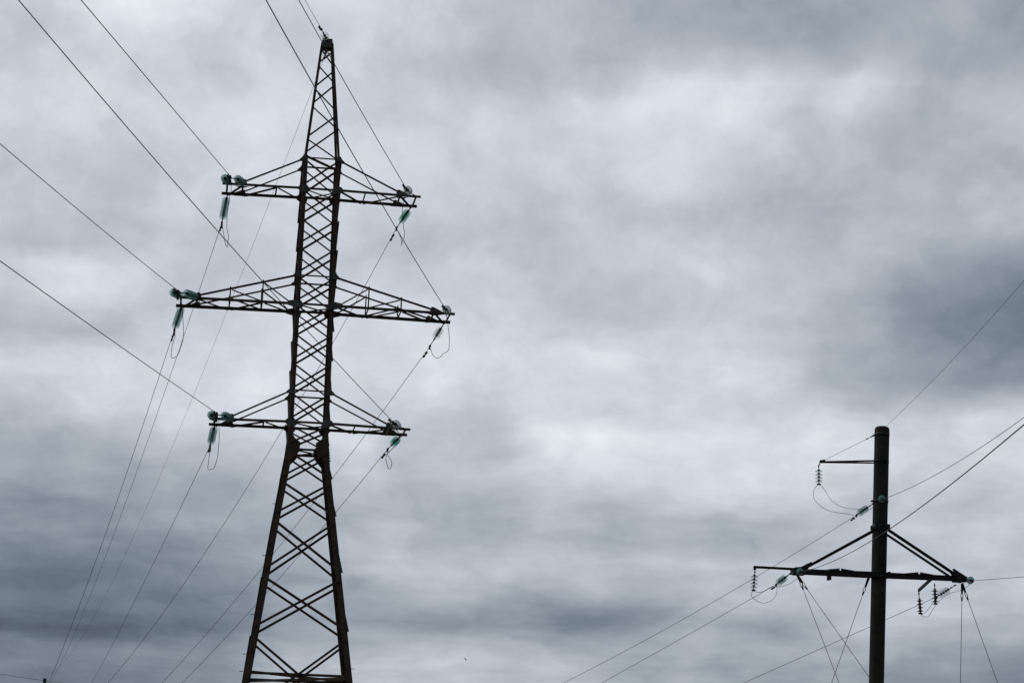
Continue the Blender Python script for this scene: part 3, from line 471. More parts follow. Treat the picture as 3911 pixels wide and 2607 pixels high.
                   [-11.757, 85.898, 14.329], [-12.093, 87.495, 14.28], [-12.446, 89.175, 14.228], [-12.814, 90.93, 14.176], [-13.198, 92.758, 14.121], [-13.596, 94.653, 14.065], [-14.008, 96.612, 14.009],
                   [-14.432, 98.633, 13.951], [-14.869, 100.712, 13.893], [-15.318, 102.847, 13.833], [-15.778, 105.037, 13.774], [-16.248, 107.279, 13.714], [-16.73, 109.571, 13.654], [-17.222, 111.912, 13.593],
                   [-17.723, 114.3, 13.533], [-18.234, 116.734, 13.473], [-18.755, 119.213, 13.413], [-19.285, 121.736, 13.353], [-19.824, 124.3, 13.294], [-20.371, 126.906, 13.235], [-20.927, 129.553, 13.176],
                   [-21.491, 132.239, 13.119], [-22.063, 134.964, 13.062], [-22.644, 137.726, 13.005], [-23.232, 140.526, 12.95], [-23.828, 143.362, 12.896], [-24.431, 146.234, 12.843], [-25.041, 149.14, 12.791],
                   [-25.659, 152.081, 12.74], [-26.284, 155.056, 12.69], [-26.916, 158.064, 12.642], [-27.554, 161.105, 12.595], [-28.2, 164.178, 12.55], [-28.852, 167.283, 12.506], [-29.511, 170.419, 12.464],
                   [-30.176, 173.586, 12.423], [-30.847, 176.783, 12.385], [-31.525, 180.009, 12.348], [-32.209, 183.266, 12.313], [-32.899, 186.551, 12.28], [-33.595, 189.865, 12.249], [-34.297, 193.208, 12.221],
                   [-35.005, 196.578, 12.194], [-35.719, 199.976, 12.17], [-36.439, 203.401, 12.147], [-37.164, 206.854, 12.128], [-37.894, 210.333, 12.11], [-38.631, 213.838, 12.095], [-39.373, 217.369, 12.083]]},
 'farLR': {'A': [-3.634, 77.543, 15.079],
           'P0': [-4.151, 78.978, 14.801],
           'pts': [[-4.151, 78.978, 14.801], [-4.225, 79.182, 14.75], [-4.346, 79.518, 14.666], [-4.495, 79.93, 14.563], [-4.665, 80.402, 14.445], [-4.854, 80.924, 14.316], [-5.058, 81.491, 14.176],
                   [-5.276, 82.096, 14.028], [-5.508, 82.737, 13.872], [-5.751, 83.411, 13.709], [-6.005, 84.115, 13.54], [-6.27, 84.848, 13.365], [-6.544, 85.609, 13.185], [-6.828, 86.395, 13.0],
                   [-7.12, 87.206, 12.811], [-7.421, 88.041, 12.618], [-7.731, 88.898, 12.422], [-8.048, 89.776, 12.222], [-8.372, 90.676, 12.02], [-8.704, 91.596, 11.815], [-9.043, 92.535, 11.608],
                   [-9.389, 93.494, 11.399], [-9.741, 94.47, 11.188], [-10.1, 95.465, 10.976], [-10.466, 96.477, 10.762], [-10.837, 97.507, 10.548], [-11.214, 98.552, 10.332], [-11.598, 99.615, 10.116],
                   [-11.987, 100.692, 9.899], [-12.381, 101.786, 9.682], [-12.781, 102.895, 9.465], [-13.186, 104.018, 9.248], [-13.597, 105.156, 9.032], [-14.013, 106.309, 8.815], [-14.434, 107.475, 8.6],
                   [-14.86, 108.655, 8.385], [-15.29, 109.849, 8.171], [-15.726, 111.056, 7.958], [-16.166, 112.277, 7.746], [-16.611, 113.51, 7.536], [-17.061, 114.756, 7.327], [-17.515, 116.014, 7.12],
                   [-17.974, 117.285, 6.915], [-18.436, 118.568, 6.712], [-18.904, 119.863, 6.511], [-19.375, 121.17, 6.312], [-19.851, 122.488, 6.115], [-20.331, 123.818, 5.921], [-20.815, 125.159, 5.73],
                   [-21.303, 126.512, 5.541], [-21.795, 127.876, 5.355], [-22.291, 129.25, 5.173], [-22.791, 130.636, 4.993], [-23.294, 132.032, 4.817], [-23.802, 133.439, 4.644], [-24.313, 134.856, 4.474]]},
 'farML': {'A': [-11.158, 76.622, 19.079],
           'P0': [-11.564, 78.02, 18.547],
           'pts': [[-11.564, 78.02, 18.547], [-11.63, 78.248, 18.469], [-11.738, 78.621, 18.341], [-11.871, 79.08, 18.185], [-12.024, 79.605, 18.006], [-12.192, 80.187, 17.81], [-12.375, 80.817, 17.598],
                   [-12.57, 81.49, 17.373], [-12.777, 82.204, 17.137], [-12.995, 82.954, 16.891], [-13.222, 83.738, 16.635], [-13.459, 84.554, 16.371], [-13.705, 85.4, 16.1], [-13.958, 86.276, 15.822],
                   [-14.22, 87.178, 15.538], [-14.49, 88.107, 15.249], [-14.766, 89.061, 14.955], [-15.05, 90.039, 14.657], [-15.34, 91.04, 14.356], [-15.637, 92.064, 14.051], [-15.941, 93.109, 13.743],
                   [-16.25, 94.176, 13.433], [-16.566, 95.263, 13.12], [-16.887, 96.371, 12.807], [-17.214, 97.497, 12.492], [-17.546, 98.643, 12.176], [-17.883, 99.807, 11.86], [-18.226, 100.989, 11.543],
                   [-18.574, 102.189, 11.227], [-18.927, 103.406, 10.911], [-19.285, 104.64, 10.596], [-19.648, 105.89, 10.282], [-20.015, 107.157, 9.97], [-20.387, 108.439, 9.659], [-20.764, 109.738, 9.35],
                   [-21.145, 111.051, 9.043], [-21.531, 112.38, 8.739], [-21.92, 113.724, 8.437], [-22.314, 115.082, 8.139], [-22.712, 116.455, 7.843], [-23.115, 117.841, 7.552], [-23.521, 119.242, 7.264],
                   [-23.931, 120.656, 6.98], [-24.345, 122.084, 6.7], [-24.764, 123.526, 6.424], [-25.185, 124.98, 6.154], [-25.611, 126.447, 5.888], [-26.04, 127.928, 5.627], [-26.474, 129.421, 5.372],
                   [-26.91, 130.926, 5.122], [-27.35, 132.444, 4.878], [-27.794, 133.974, 4.64], [-28.242, 135.516, 4.409], [-28.692, 137.07, 4.183], [-29.146, 138.635, 3.965], [-29.604, 140.213, 3.753]]},
 'farMR': {'A': [-2.33, 77.833, 19.079],
           'P0': [-2.851, 79.163, 18.475],
           'pts': [[-2.851, 79.163, 18.475], [-2.938, 79.385, 18.401], [-3.081, 79.749, 18.279], [-3.256, 80.197, 18.129], [-3.457, 80.71, 17.959], [-3.68, 81.278, 17.771], [-3.921, 81.893, 17.57],
                   [-4.179, 82.55, 17.355], [-4.452, 83.247, 17.129], [-4.739, 83.979, 16.894], [-5.039, 84.744, 16.649], [-5.351, 85.541, 16.397], [-5.675, 86.367, 16.137], [-6.01, 87.222, 15.871],
                   [-6.355, 88.103, 15.6], [-6.711, 89.009, 15.322], [-7.076, 89.941, 15.041], [-7.45, 90.895, 14.755], [-7.833, 91.873, 14.465], [-8.225, 92.872, 14.172], [-8.625, 93.893, 13.876],
                   [-9.033, 94.934, 13.578], [-9.449, 95.996, 13.277], [-9.873, 97.076, 12.975], [-10.304, 98.176, 12.671], [-10.742, 99.295, 12.366], [-11.188, 100.431, 12.061], [-11.64, 101.585, 11.755],
                   [-12.099, 102.756, 11.449], [-12.565, 103.944, 11.143], [-13.037, 105.149, 10.838], [-13.516, 106.369, 10.533], [-14.0, 107.606, 10.229], [-14.491, 108.858, 9.927], [-14.988, 110.125, 9.626],
                   [-15.491, 111.408, 9.326], [-15.999, 112.705, 9.029], [-16.513, 114.017, 8.734], [-17.033, 115.342, 8.442], [-17.558, 116.682, 8.152], [-18.089, 118.036, 7.865], [-18.625, 119.403, 7.582],
                   [-19.166, 120.784, 7.301], [-19.712, 122.178, 7.025], [-20.264, 123.585, 6.752], [-20.821, 125.005, 6.483], [-21.382, 126.437, 6.219], [-21.948, 127.882, 5.959], [-22.52, 129.34, 5.703],
                   [-23.096, 130.809, 5.453], [-23.677, 132.291, 5.207], [-24.262, 133.785, 4.967], [-24.852, 135.29, 4.732], [-25.447, 136.807, 4.503], [-26.046, 138.335, 4.28], [-26.649, 139.875, 4.063]]},
 'farUL': {'A': [-9.86, 76.766, 23.079],
           'P0': [-10.169, 78.127, 22.405],
           'pts': [[-10.169, 78.127, 22.405], [-10.323, 78.802, 22.334], [-10.574, 79.907, 22.219], [-10.883, 81.267, 22.078], [-11.237, 82.824, 21.918], [-11.628, 84.546, 21.744], [-12.052, 86.412, 21.557],
                   [-12.505, 88.408, 21.36], [-12.986, 90.521, 21.155], [-13.49, 92.743, 20.942], [-14.018, 95.066, 20.724], [-14.568, 97.484, 20.5], [-15.137, 99.992, 20.273], [-15.727, 102.585, 20.042],
                   [-16.334, 105.258, 19.81], [-16.959, 108.01, 19.575], [-17.601, 110.835, 19.34], [-18.26, 113.733, 19.105], [-18.934, 116.699, 18.87], [-19.623, 119.732, 18.637], [-20.326, 122.83, 18.405],
                   [-21.045, 125.99, 18.175], [-21.776, 129.211, 17.948], [-22.522, 132.491, 17.725], [-23.28, 135.828, 17.505], [-24.051, 139.222, 17.29], [-24.835, 142.671, 17.08], [-25.63, 146.173, 16.874],
                   [-26.438, 149.727, 16.675], [-27.257, 153.332, 16.482], [-28.088, 156.988, 16.295], [-28.929, 160.692, 16.116], [-29.782, 164.445, 15.944], [-30.645, 168.245, 15.779], [-31.519, 172.091, 15.624],
                   [-32.404, 175.982, 15.477], [-33.298, 179.919, 15.339], [-34.202, 183.899, 15.21], [-35.117, 187.923, 15.092], [-36.041, 191.989, 14.984], [-36.974, 196.098, 14.886], [-37.917, 200.247, 14.8],
                   [-38.869, 204.437, 14.725], [-39.83, 208.668, 14.662], [-40.8, 212.937, 14.611], [-41.779, 217.246, 14.572], [-42.767, 221.593, 14.547], [-43.763, 225.979, 14.534], [-44.768, 230.401, 14.536],
                   [-45.782, 234.861, 14.551], [-46.803, 239.358, 14.58], [-47.833, 243.89, 14.624], [-48.871, 248.458, 14.683], [-49.917, 253.062, 14.758], [-50.971, 257.7, 14.848], [-52.033, 262.373, 14.953]]},
 'farUR': {'A': [-3.619, 77.623, 23.079],
           'P0': [-4.17, 79.005, 22.643],
           'pts': [[-4.17, 79.005, 22.643], [-4.265, 79.244, 22.532], [-4.421, 79.635, 22.35], [-4.613, 80.117, 22.128], [-4.833, 80.669, 21.876], [-5.077, 81.279, 21.598], [-5.34, 81.94, 21.3], [-5.622, 82.647, 20.985],
                   [-5.921, 83.396, 20.653], [-6.235, 84.183, 20.309], [-6.563, 85.006, 19.952], [-6.905, 85.863, 19.586], [-7.259, 86.752, 19.21], [-7.626, 87.67, 18.826], [-8.003, 88.618, 18.436],
                   [-8.392, 89.592, 18.04], [-8.791, 90.594, 17.639], [-9.201, 91.62, 17.234], [-9.62, 92.671, 16.825], [-10.049, 93.746, 16.415], [-10.486, 94.843, 16.002], [-10.933, 95.963, 15.589],
                   [-11.388, 97.104, 15.175], [-11.852, 98.266, 14.762], [-12.323, 99.449, 14.35], [-12.803, 100.651, 13.939], [-13.29, 101.873, 13.53], [-13.785, 103.114, 13.124], [-14.287, 104.373, 12.721],
                   [-14.797, 105.651, 12.322], [-15.313, 106.946, 11.927], [-15.837, 108.258, 11.537], [-16.367, 109.588, 11.153], [-16.904, 110.934, 10.774], [-17.447, 112.297, 10.401], [-17.997, 113.676, 10.036],
                   [-18.553, 115.071, 9.677], [-19.116, 116.481, 9.326], [-19.684, 117.907, 8.984], [-20.259, 119.347, 8.649], [-20.84, 120.803, 8.324], [-21.426, 122.273, 8.009], [-22.018, 123.758, 7.703],
                   [-22.616, 125.257, 7.407], [-23.219, 126.769, 7.122], [-23.828, 128.296, 6.849], [-24.442, 129.836, 6.586], [-25.062, 131.39, 6.336], [-25.687, 132.957, 6.098], [-26.317, 134.537, 5.873],
                   [-26.952, 136.13, 5.661], [-27.593, 137.736, 5.462], [-28.238, 139.355, 5.277], [-28.889, 140.986, 5.106], [-29.544, 142.629, 4.95], [-30.205, 144.285, 4.809]]},
 'nearG': {'A': [-6.674, 76.351, 28.5],
           'P0': [-6.831, 75.601, 28.662],
           'pts': [[-6.831, 75.601, 28.662], [-6.863, 75.269, 28.646], [-6.915, 74.726, 28.618], [-6.978, 74.057, 28.585], [-7.051, 73.291, 28.548], [-7.132, 72.445, 28.508], [-7.219, 71.527, 28.465],
                   [-7.313, 70.545, 28.42], [-7.412, 69.506, 28.375], [-7.516, 68.414, 28.328], [-7.625, 67.271, 28.281], [-7.738, 66.082, 28.233], [-7.855, 64.849, 28.186], [-7.977, 63.574, 28.139],
                   [-8.102, 62.259, 28.092], [-8.231, 60.906, 28.047], [-8.363, 59.517, 28.003], [-8.499, 58.092, 27.96], [-8.638, 56.634, 27.918], [-8.78, 55.142, 27.879], [-8.925, 53.619, 27.841],
                   [-9.073, 52.065, 27.806], [-9.223, 50.481, 27.773], [-9.377, 48.868, 27.742], [-9.533, 47.227, 27.715], [-9.692, 45.558, 27.69], [-9.854, 43.862, 27.669], [-10.018, 42.14, 27.651],
                   [-10.184, 40.392, 27.636], [-10.353, 38.62, 27.625], [-10.524, 36.822, 27.618], [-10.698, 35.0, 27.615], [-10.873, 33.155, 27.616], [-11.051, 31.287, 27.622], [-11.231, 29.395, 27.632],
                   [-11.413, 27.481, 27.646], [-11.598, 25.546, 27.665], [-11.784, 23.588, 27.69], [-11.973, 21.61, 27.719], [-12.163, 19.61, 27.754], [-12.355, 17.59, 27.794], [-12.55, 15.55, 27.839],
                   [-12.746, 13.489, 27.891], [-12.944, 11.409, 27.948], [-13.144, 9.309, 28.011], [-13.346, 7.19, 28.08], [-13.549, 5.053, 28.156], [-13.755, 2.896, 28.238], [-13.962, 0.721, 28.326],
                   [-14.17, -1.472, 28.421], [-14.381, -3.683, 28.523], [-14.593, -5.911, 28.632], [-14.807, -8.158, 28.748], [-15.023, -10.421, 28.872], [-15.24, -12.702, 29.002], [-15.459, -15.0, 29.14]]},
 'nearLL': {'A': [-9.405, 75.625, 15.079],
            'P0': [-9.444, 74.028, 14.983],
            'pts': [[-9.444, 74.028, 14.983], [-9.452, 73.702, 14.956], [-9.465, 73.168, 14.911], [-9.481, 72.511, 14.857], [-9.499, 71.759, 14.794], [-9.52, 70.927, 14.725], [-9.542, 70.025, 14.651],
                    [-9.565, 69.06, 14.572], [-9.59, 68.039, 14.488], [-9.616, 66.966, 14.4], [-9.644, 65.843, 14.308], [-9.672, 64.675, 14.213], [-9.702, 63.463, 14.115], [-9.733, 62.21, 14.014],
                    [-9.764, 60.918, 13.91], [-9.797, 59.589, 13.803], [-9.83, 58.223, 13.694], [-9.864, 56.823, 13.583], [-9.899, 55.39, 13.469], [-9.935, 53.924, 13.354], [-9.972, 52.428, 13.236],
                    [-10.009, 50.901, 13.117], [-10.047, 49.344, 12.996], [-10.086, 47.759, 12.873], [-10.125, 46.147, 12.748], [-10.165, 44.507, 12.623], [-10.206, 42.84, 12.495], [-10.247, 41.148, 12.367],
                    [-10.289, 39.431, 12.237], [-10.332, 37.689, 12.106], [-10.375, 35.922, 11.974], [-10.419, 34.132, 11.841], [-10.463, 32.319, 11.707], [-10.508, 30.483, 11.572], [-10.554, 28.625, 11.437],
                    [-10.6, 26.744, 11.3], [-10.646, 24.842, 11.163], [-10.693, 22.919, 11.025], [-10.741, 20.974, 10.886], [-10.789, 19.009, 10.747], [-10.837, 17.024, 10.608], [-10.886, 15.019, 10.467],
                    [-10.936, 12.995, 10.327], [-10.986, 10.95, 10.186], [-11.036, 8.887, 10.045], [-11.087, 6.805, 9.903], [-11.138, 4.705, 9.761], [-11.19, 2.586, 9.619], [-11.242, 0.449, 9.477],
                    [-11.295, -1.706, 9.335], [-11.348, -3.879, 9.193], [-11.402, -6.069, 9.05], [-11.455, -8.276, 8.908], [-11.51, -10.501, 8.765], [-11.565, -12.742, 8.623], [-11.62, -15.0, 8.481]]},
 'nearLR': {'A': [-3.482, 76.438, 15.079],
            'P0': [-3.791, 74.869, 15.023],
            'pts': [[-3.791, 74.869, 15.023], [-3.855, 74.54, 15.043], [-3.961, 74.001, 15.078], [-4.092, 73.337, 15.12], [-4.241, 72.578, 15.17], [-4.406, 71.738, 15.225], [-4.585, 70.828, 15.287],
                    [-4.777, 69.854, 15.354], [-4.979, 68.823, 15.426], [-5.193, 67.74, 15.504], [-5.415, 66.606, 15.586], [-5.647, 65.427, 15.675], [-5.888, 64.204, 15.768], [-6.137, 62.939, 15.867],
                    [-6.393, 61.635, 15.972], [-6.657, 60.293, 16.082], [-6.928, 58.915, 16.197], [-7.206, 57.502, 16.318], [-7.49, 56.055, 16.446], [-7.781, 54.575, 16.578], [-8.079, 53.064, 16.717],
                    [-8.382, 51.523, 16.862], [-8.691, 49.952, 17.014], [-9.005, 48.352, 17.171], [-9.325, 46.724, 17.335], [-9.651, 45.069, 17.506], [-9.982, 43.387, 17.683], [-10.318, 41.679, 17.867],
                    [-10.659, 39.945, 18.058], [-11.004, 38.186, 18.257], [-11.355, 36.403, 18.462], [-11.71, 34.596, 18.674], [-12.07, 32.766, 18.895], [-12.435, 30.913, 19.122], [-12.804, 29.036, 19.357],
                    [-13.177, 27.138, 19.601], [-13.555, 25.218, 19.852], [-13.936, 23.277, 20.111], [-14.322, 21.314, 20.378], [-14.712, 19.331, 20.654], [-15.107, 17.327, 20.938], [-15.505, 15.303, 21.23],
                    [-15.906, 13.259, 21.532], [-16.312, 11.196, 21.842], [-16.722, 9.113, 22.161], [-17.135, 7.011, 22.489], [-17.552, 4.891, 22.827], [-17.973, 2.752, 23.173], [-18.397, 0.594, 23.53],
                    [-18.825, -1.581, 23.896], [-19.256, -3.774, 24.271], [-19.691, -5.985, 24.657], [-20.129, -8.213, 25.052], [-20.571, -10.458, 25.457], [-21.016, -12.721, 25.873], [-21.464, -15.0, 26.299]]},
 'nearML': {'A': [-10.709, 75.335, 19.079],
            'P0': [-10.891, 73.753, 18.919],
            'pts': [[-10.891, 73.753, 18.919], [-10.929, 73.428, 18.907], [-10.99, 72.896, 18.887], [-11.066, 72.241, 18.862], [-11.153, 71.491, 18.835], [-11.248, 70.661, 18.805], [-11.352, 69.762, 18.774],
                    [-11.463, 68.801, 18.741], [-11.58, 67.783, 18.708], [-11.704, 66.713, 18.674], [-11.833, 65.593, 18.64], [-11.968, 64.429, 18.606], [-12.107, 63.221, 18.571], [-12.251, 61.972, 18.538],
                    [-12.4, 60.684, 18.505], [-12.553, 59.358, 18.473], [-12.71, 57.997, 18.441], [-12.871, 56.602, 18.411], [-13.036, 55.173, 18.383], [-13.204, 53.712, 18.356], [-13.376, 52.22, 18.33],
                    [-13.552, 50.697, 18.307], [-13.731, 49.146, 18.285], [-13.913, 47.566, 18.266], [-14.099, 45.958, 18.248], [-14.288, 44.323, 18.234], [-14.479, 42.662, 18.222], [-14.674, 40.975, 18.212],
                    [-14.872, 39.263, 18.206], [-15.072, 37.526, 18.202], [-15.275, 35.765, 18.202], [-15.481, 33.981, 18.204], [-15.69, 32.173, 18.211], [-15.901, 30.343, 18.22], [-16.115, 28.49, 18.234],
                    [-16.331, 26.615, 18.251], [-16.55, 24.719, 18.272], [-16.771, 22.802, 18.297], [-16.995, 20.863, 18.326], [-17.221, 18.904, 18.359], [-17.449, 16.925, 18.397], [-17.68, 14.927, 18.439],
                    [-17.913, 12.908, 18.485], [-18.148, 10.87, 18.537], [-18.385, 8.814, 18.593], [-18.625, 6.738, 18.654], [-18.867, 4.644, 18.72], [-19.11, 2.531, 18.792], [-19.356, 0.401, 18.868],
                    [-19.604, -1.747, 18.95], [-19.854, -3.913, 19.037], [-20.106, -6.097, 19.131], [-20.36, -8.297, 19.229], [-20.616, -10.515, 19.334], [-20.874, -12.749, 19.444], [-21.134, -15.0, 19.561]]},
 'nearMR': {'A': [-2.148, 76.51, 19.079],
            'P0': [-2.268, 74.922, 18.927],
            'pts': [[-2.268, 74.922, 18.927], [-2.293, 74.592, 18.904], [-2.334, 74.053, 18.866], [-2.384, 73.389, 18.819], [-2.442, 72.629, 18.766], [-2.505, 71.789, 18.708], [-2.574, 70.878, 18.646],
                    [-2.648, 69.904, 18.58], [-2.726, 68.873, 18.511], [-2.808, 67.788, 18.44], [-2.894, 66.654, 18.366], [-2.983, 65.474, 18.29], [-3.076, 64.25, 18.213], [-3.171, 62.985, 18.135],
                    [-3.27, 61.68, 18.055], [-3.372, 60.337, 17.975], [-3.476, 58.958, 17.894], [-3.583, 57.544, 17.813], [-3.693, 56.096, 17.731], [-3.805, 54.616, 17.649], [-3.919, 53.104, 17.568],
                    [-4.036, 51.562, 17.486], [-4.155, 49.99, 17.406], [-4.276, 48.389, 17.325], [-4.399, 46.76, 17.246], [-4.524, 45.104, 17.167], [-4.652, 43.421, 17.09], [-4.781, 41.712, 17.013],
                    [-4.912, 39.977, 16.938], [-5.046, 38.218, 16.865], [-5.181, 36.434, 16.793], [-5.317, 34.626, 16.723], [-5.456, 32.794, 16.654], [-5.596, 30.939, 16.588], [-5.738, 29.062, 16.523],
                    [-5.882, 27.163, 16.461], [-6.027, 25.242, 16.401], [-6.174, 23.299, 16.344], [-6.323, 21.335, 16.289], [-6.473, 19.351, 16.236], [-6.625, 17.346, 16.187], [-6.778, 15.321, 16.14],
                    [-6.933, 13.276, 16.096], [-7.089, 11.211, 16.056], [-7.247, 9.127, 16.018], [-7.406, 7.024, 15.984], [-7.566, 4.902, 15.953], [-7.728, 2.762, 15.926], [-7.892, 0.604, 15.902],
                    [-8.056, -1.573, 15.882], [-8.222, -3.767, 15.866], [-8.39, -5.98, 15.853], [-8.559, -8.209, 15.845], [-8.729, -10.456, 15.84], [-8.9, -12.719, 15.84], [-9.072, -15.0, 15.844]]},
 'nearUL': {'A': [-9.42, 75.545, 23.079],
            'P0': [-9.445, 73.957, 22.887],
            'pts': [[-9.445, 73.957, 22.887], [-9.45, 73.631, 22.846], [-9.458, 73.098, 22.779], [-9.468, 72.441, 22.696], [-9.48, 71.689, 22.601], [-9.493, 70.858, 22.496], [-9.507, 69.957, 22.382],
                    [-9.522, 68.993, 22.26], [-9.538, 67.973, 22.131], [-9.554, 66.9, 21.995], [-9.572, 65.778, 21.854], [-9.59, 64.611, 21.706], [-9.609, 63.4, 21.553], [-9.628, 62.148, 21.395],
                    [-9.648, 60.857, 21.232], [-9.669, 59.529, 21.064], [-9.69, 58.165, 20.891], [-9.712, 56.766, 20.714], [-9.734, 55.334, 20.533], [-9.757, 53.869, 20.348], [-9.78, 52.374, 20.159],
                    [-9.804, 50.848, 19.966], [-9.828, 49.293, 19.77], [-9.853, 47.709, 19.57], [-9.878, 46.098, 19.366], [-9.903, 44.459, 19.159], [-9.929, 42.794, 18.948], [-9.955, 41.103, 18.735],
                    [-9.982, 39.387, 18.518], [-10.009, 37.647, 18.298], [-10.036, 35.882, 18.075], [-10.064, 34.093, 17.849], [-10.092, 32.281, 17.62], [-10.121, 30.447, 17.388], [-10.15, 28.59, 17.153],
                    [-10.179, 26.711, 16.916], [-10.208, 24.81, 16.675], [-10.238, 22.888, 16.432], [-10.268, 20.946, 16.187], [-10.299, 18.982, 15.939], [-10.33, 16.999, 15.688], [-10.361, 14.995, 15.435],
                    [-10.392, 12.972, 15.179], [-10.424, 10.93, 14.921], [-10.456, 8.868, 14.66], [-10.488, 6.788, 14.398], [-10.521, 4.689, 14.132], [-10.554, 2.572, 13.865], [-10.587, 0.436, 13.595],
                    [-10.62, -1.717, 13.323], [-10.654, -3.888, 13.048], [-10.688, -6.076, 12.772], [-10.722, -8.282, 12.493], [-10.757, -10.504, 12.212], [-10.792, -12.744, 11.929], [-10.827, -15.0, 11.644]]},
 'nearUR': {'A': [-3.446, 76.365, 23.079],
            'P0': [-3.677, 74.793, 22.895],
            'pts': [[-3.677, 74.793, 22.895], [-3.725, 74.464, 22.905], [-3.804, 73.925, 22.921], [-3.901, 73.262, 22.942], [-4.012, 72.504, 22.967], [-4.135, 71.664, 22.996], [-4.269, 70.755, 23.028],
                    [-4.411, 69.782, 23.064], [-4.562, 68.752, 23.103], [-4.721, 67.669, 23.147], [-4.887, 66.537, 23.194], [-5.06, 65.359, 23.246], [-5.239, 64.137, 23.302], [-5.424, 62.873, 23.363],
                    [-5.616, 61.57, 23.428], [-5.812, 60.229, 23.498], [-6.014, 58.852, 23.572], [-6.221, 57.44, 23.652], [-6.433, 55.994, 23.737], [-6.65, 54.516, 23.828], [-6.871, 53.007, 23.924],
                    [-7.097, 51.467, 24.026], [-7.327, 49.897, 24.134], [-7.562, 48.298, 24.248], [-7.8, 46.672, 24.368], [-8.043, 45.018, 24.495], [-8.289, 43.337, 24.629], [-8.539, 41.63, 24.769],
                    [-8.794, 39.898, 24.916], [-9.051, 38.141, 25.07], [-9.312, 36.36, 25.231], [-9.577, 34.554, 25.4], [-9.845, 32.725, 25.577], [-10.117, 30.874, 25.761], [-10.392, 28.999, 25.953],
                    [-10.67, 27.102, 26.153], [-10.951, 25.184, 26.362], [-11.236, 23.244, 26.579], [-11.523, 21.283, 26.804], [-11.814, 19.301, 27.039], [-12.107, 17.299, 27.282], [-12.404, 15.277, 27.534],
                    [-12.703, 13.235, 27.796], [-13.006, 11.173, 28.067], [-13.311, 9.092, 28.347], [-13.619, 6.992, 28.637], [-13.93, 4.874, 28.937], [-14.243, 2.737, 29.247], [-14.559, 0.581, 29.567],
                    [-14.878, -1.592, 29.898], [-15.199, -3.784, 30.239], [-15.523, -5.992, 30.591], [-15.85, -8.219, 30.953], [-16.178, -10.462, 31.327], [-16.51, -12.723, 31.711], [-16.844, -15.0, 32.107]]}}

# ---------------------------------------------------------------- ground
gb = MB(); gs = 9000
nx = 24
for i in range(nx+1):
    for j in range(nx+1): gb.v.append((-gs+2*gs*i/nx, -gs+2*gs*j/nx, 0.0))
for i in range(nx):
    for j in range(nx):
        a_ = i*(nx+1)+j; gb.f.append((a_, a_+nx+1, a_+nx+2, a_+1)); gb.mi.append(0)
tag(gb.build('ground', M['ground']), 'rough green meadow under the power lines', 'ground', kind='structure')

# ---------------------------------------------------------------- lattice tower
YAW = 0.136409
TX, TY = -6.65307-0.05*math.cos(YAW), 76.5657-0.05*math.sin(YAW)
tower = empty('transmission_tower', (TX, TY, 0), YAW)
tag(tower, 'tall rusty steel lattice tower with three pairs of crossarms', 'transmission tower')
EYE = 1.7
def hw(z):                                          # half width of the square body
    z -= EYE
    if z < 12.6: return .658+(12.6-z)*.1404
    if z < 22.4: return .658-(z-12.6)*(.033/9.8)
    return .625-(z-22.4)*(.417/4.4)
ZTOP, ZWAIST, ZKINK = 26.8+EYE, 12.6+EYE, 22.4+EYE
ZL, ZM, ZU = 13.409+EYE, 17.409+EYE, 21.409+EYE
def skew(z): return .115*max(0.0, (ZWAIST-z))/7.6*.5      # rear legs of the splayed base shifted sideways to meet their image coordinates
def corner(sx, sy, z): return Vector((sx*hw(z)+(1+sy)*skew(z), sy*hw(z), z))
for sx in (-1, 1):
    for sy in (-1, 1):
        b = MB()
        b.angle(corner(sx, sy, ZTOP-.05), corner(sx, sy, ZKINK-.12), (-sx, 0, 0), (0, -sy, 0), .082, .011)
        b.angle(corner(sx, sy, ZKINK+.10), corner(sx, sy, ZWAIST), (-sx, 0, 0), (0, -sy, 0), .138, .014)
        b.angle(corner(sx, sy, ZWAIST), corner(sx, sy, 0.15), (-sx, 0, 0), (0, -sy, 0), .19, .018)
        b.build('leg', M['steel'], tower)
        p = corner(sx, sy, 0.0)
        f = MB(); f.bar(p+Vector((0, 0, -.3)), p+Vector((0, 0, .15)), .9, .9); f.build('footing', M['concrete'], tower)
def face_dirs(face):                                # face -> outward normal, horizontal axis
    return {'front': (Vector((0, -1, 0)), Vector((1, 0, 0))), 'back': (Vector((0, 1, 0)), Vector((1, 0, 0))),
            'left': (Vector((-1, 0, 0)), Vector((0, 1, 0))), 'right': (Vector((1, 0, 0)), Vector((0, 1, 0)))}[face]
def fpt(face, s, z, offs=0.0):
    n, h = face_dirs(face); p = n*(hw(z)+offs) + h*s*hw(z) + Vector((0, 0, z))
    p.x += (1+p.y/hw(z))*skew(z); return p
def brace(b, face, s0, z0, s1, z1, w, outside):
    n, h = face_dirs(face)
    off = 0.001 if outside else -0.016
    p = fpt(face, s0*(1-.03/hw(z0)), z0, off); q = fpt(face, s1*(1-.03/hw(z1)), z1, off)
    w2 = w if face in ('front', 'back') else w*.78
    side = (q-p).cross(n).normalized()
    if side.z < 0: side = -side
    # flat flange lies on the leg, the other one stands off the face
    b.angle(p-side*w/2, q-side*w/2, side, n if outside else -n, w, w*.13, w2)
side_bm = MB()
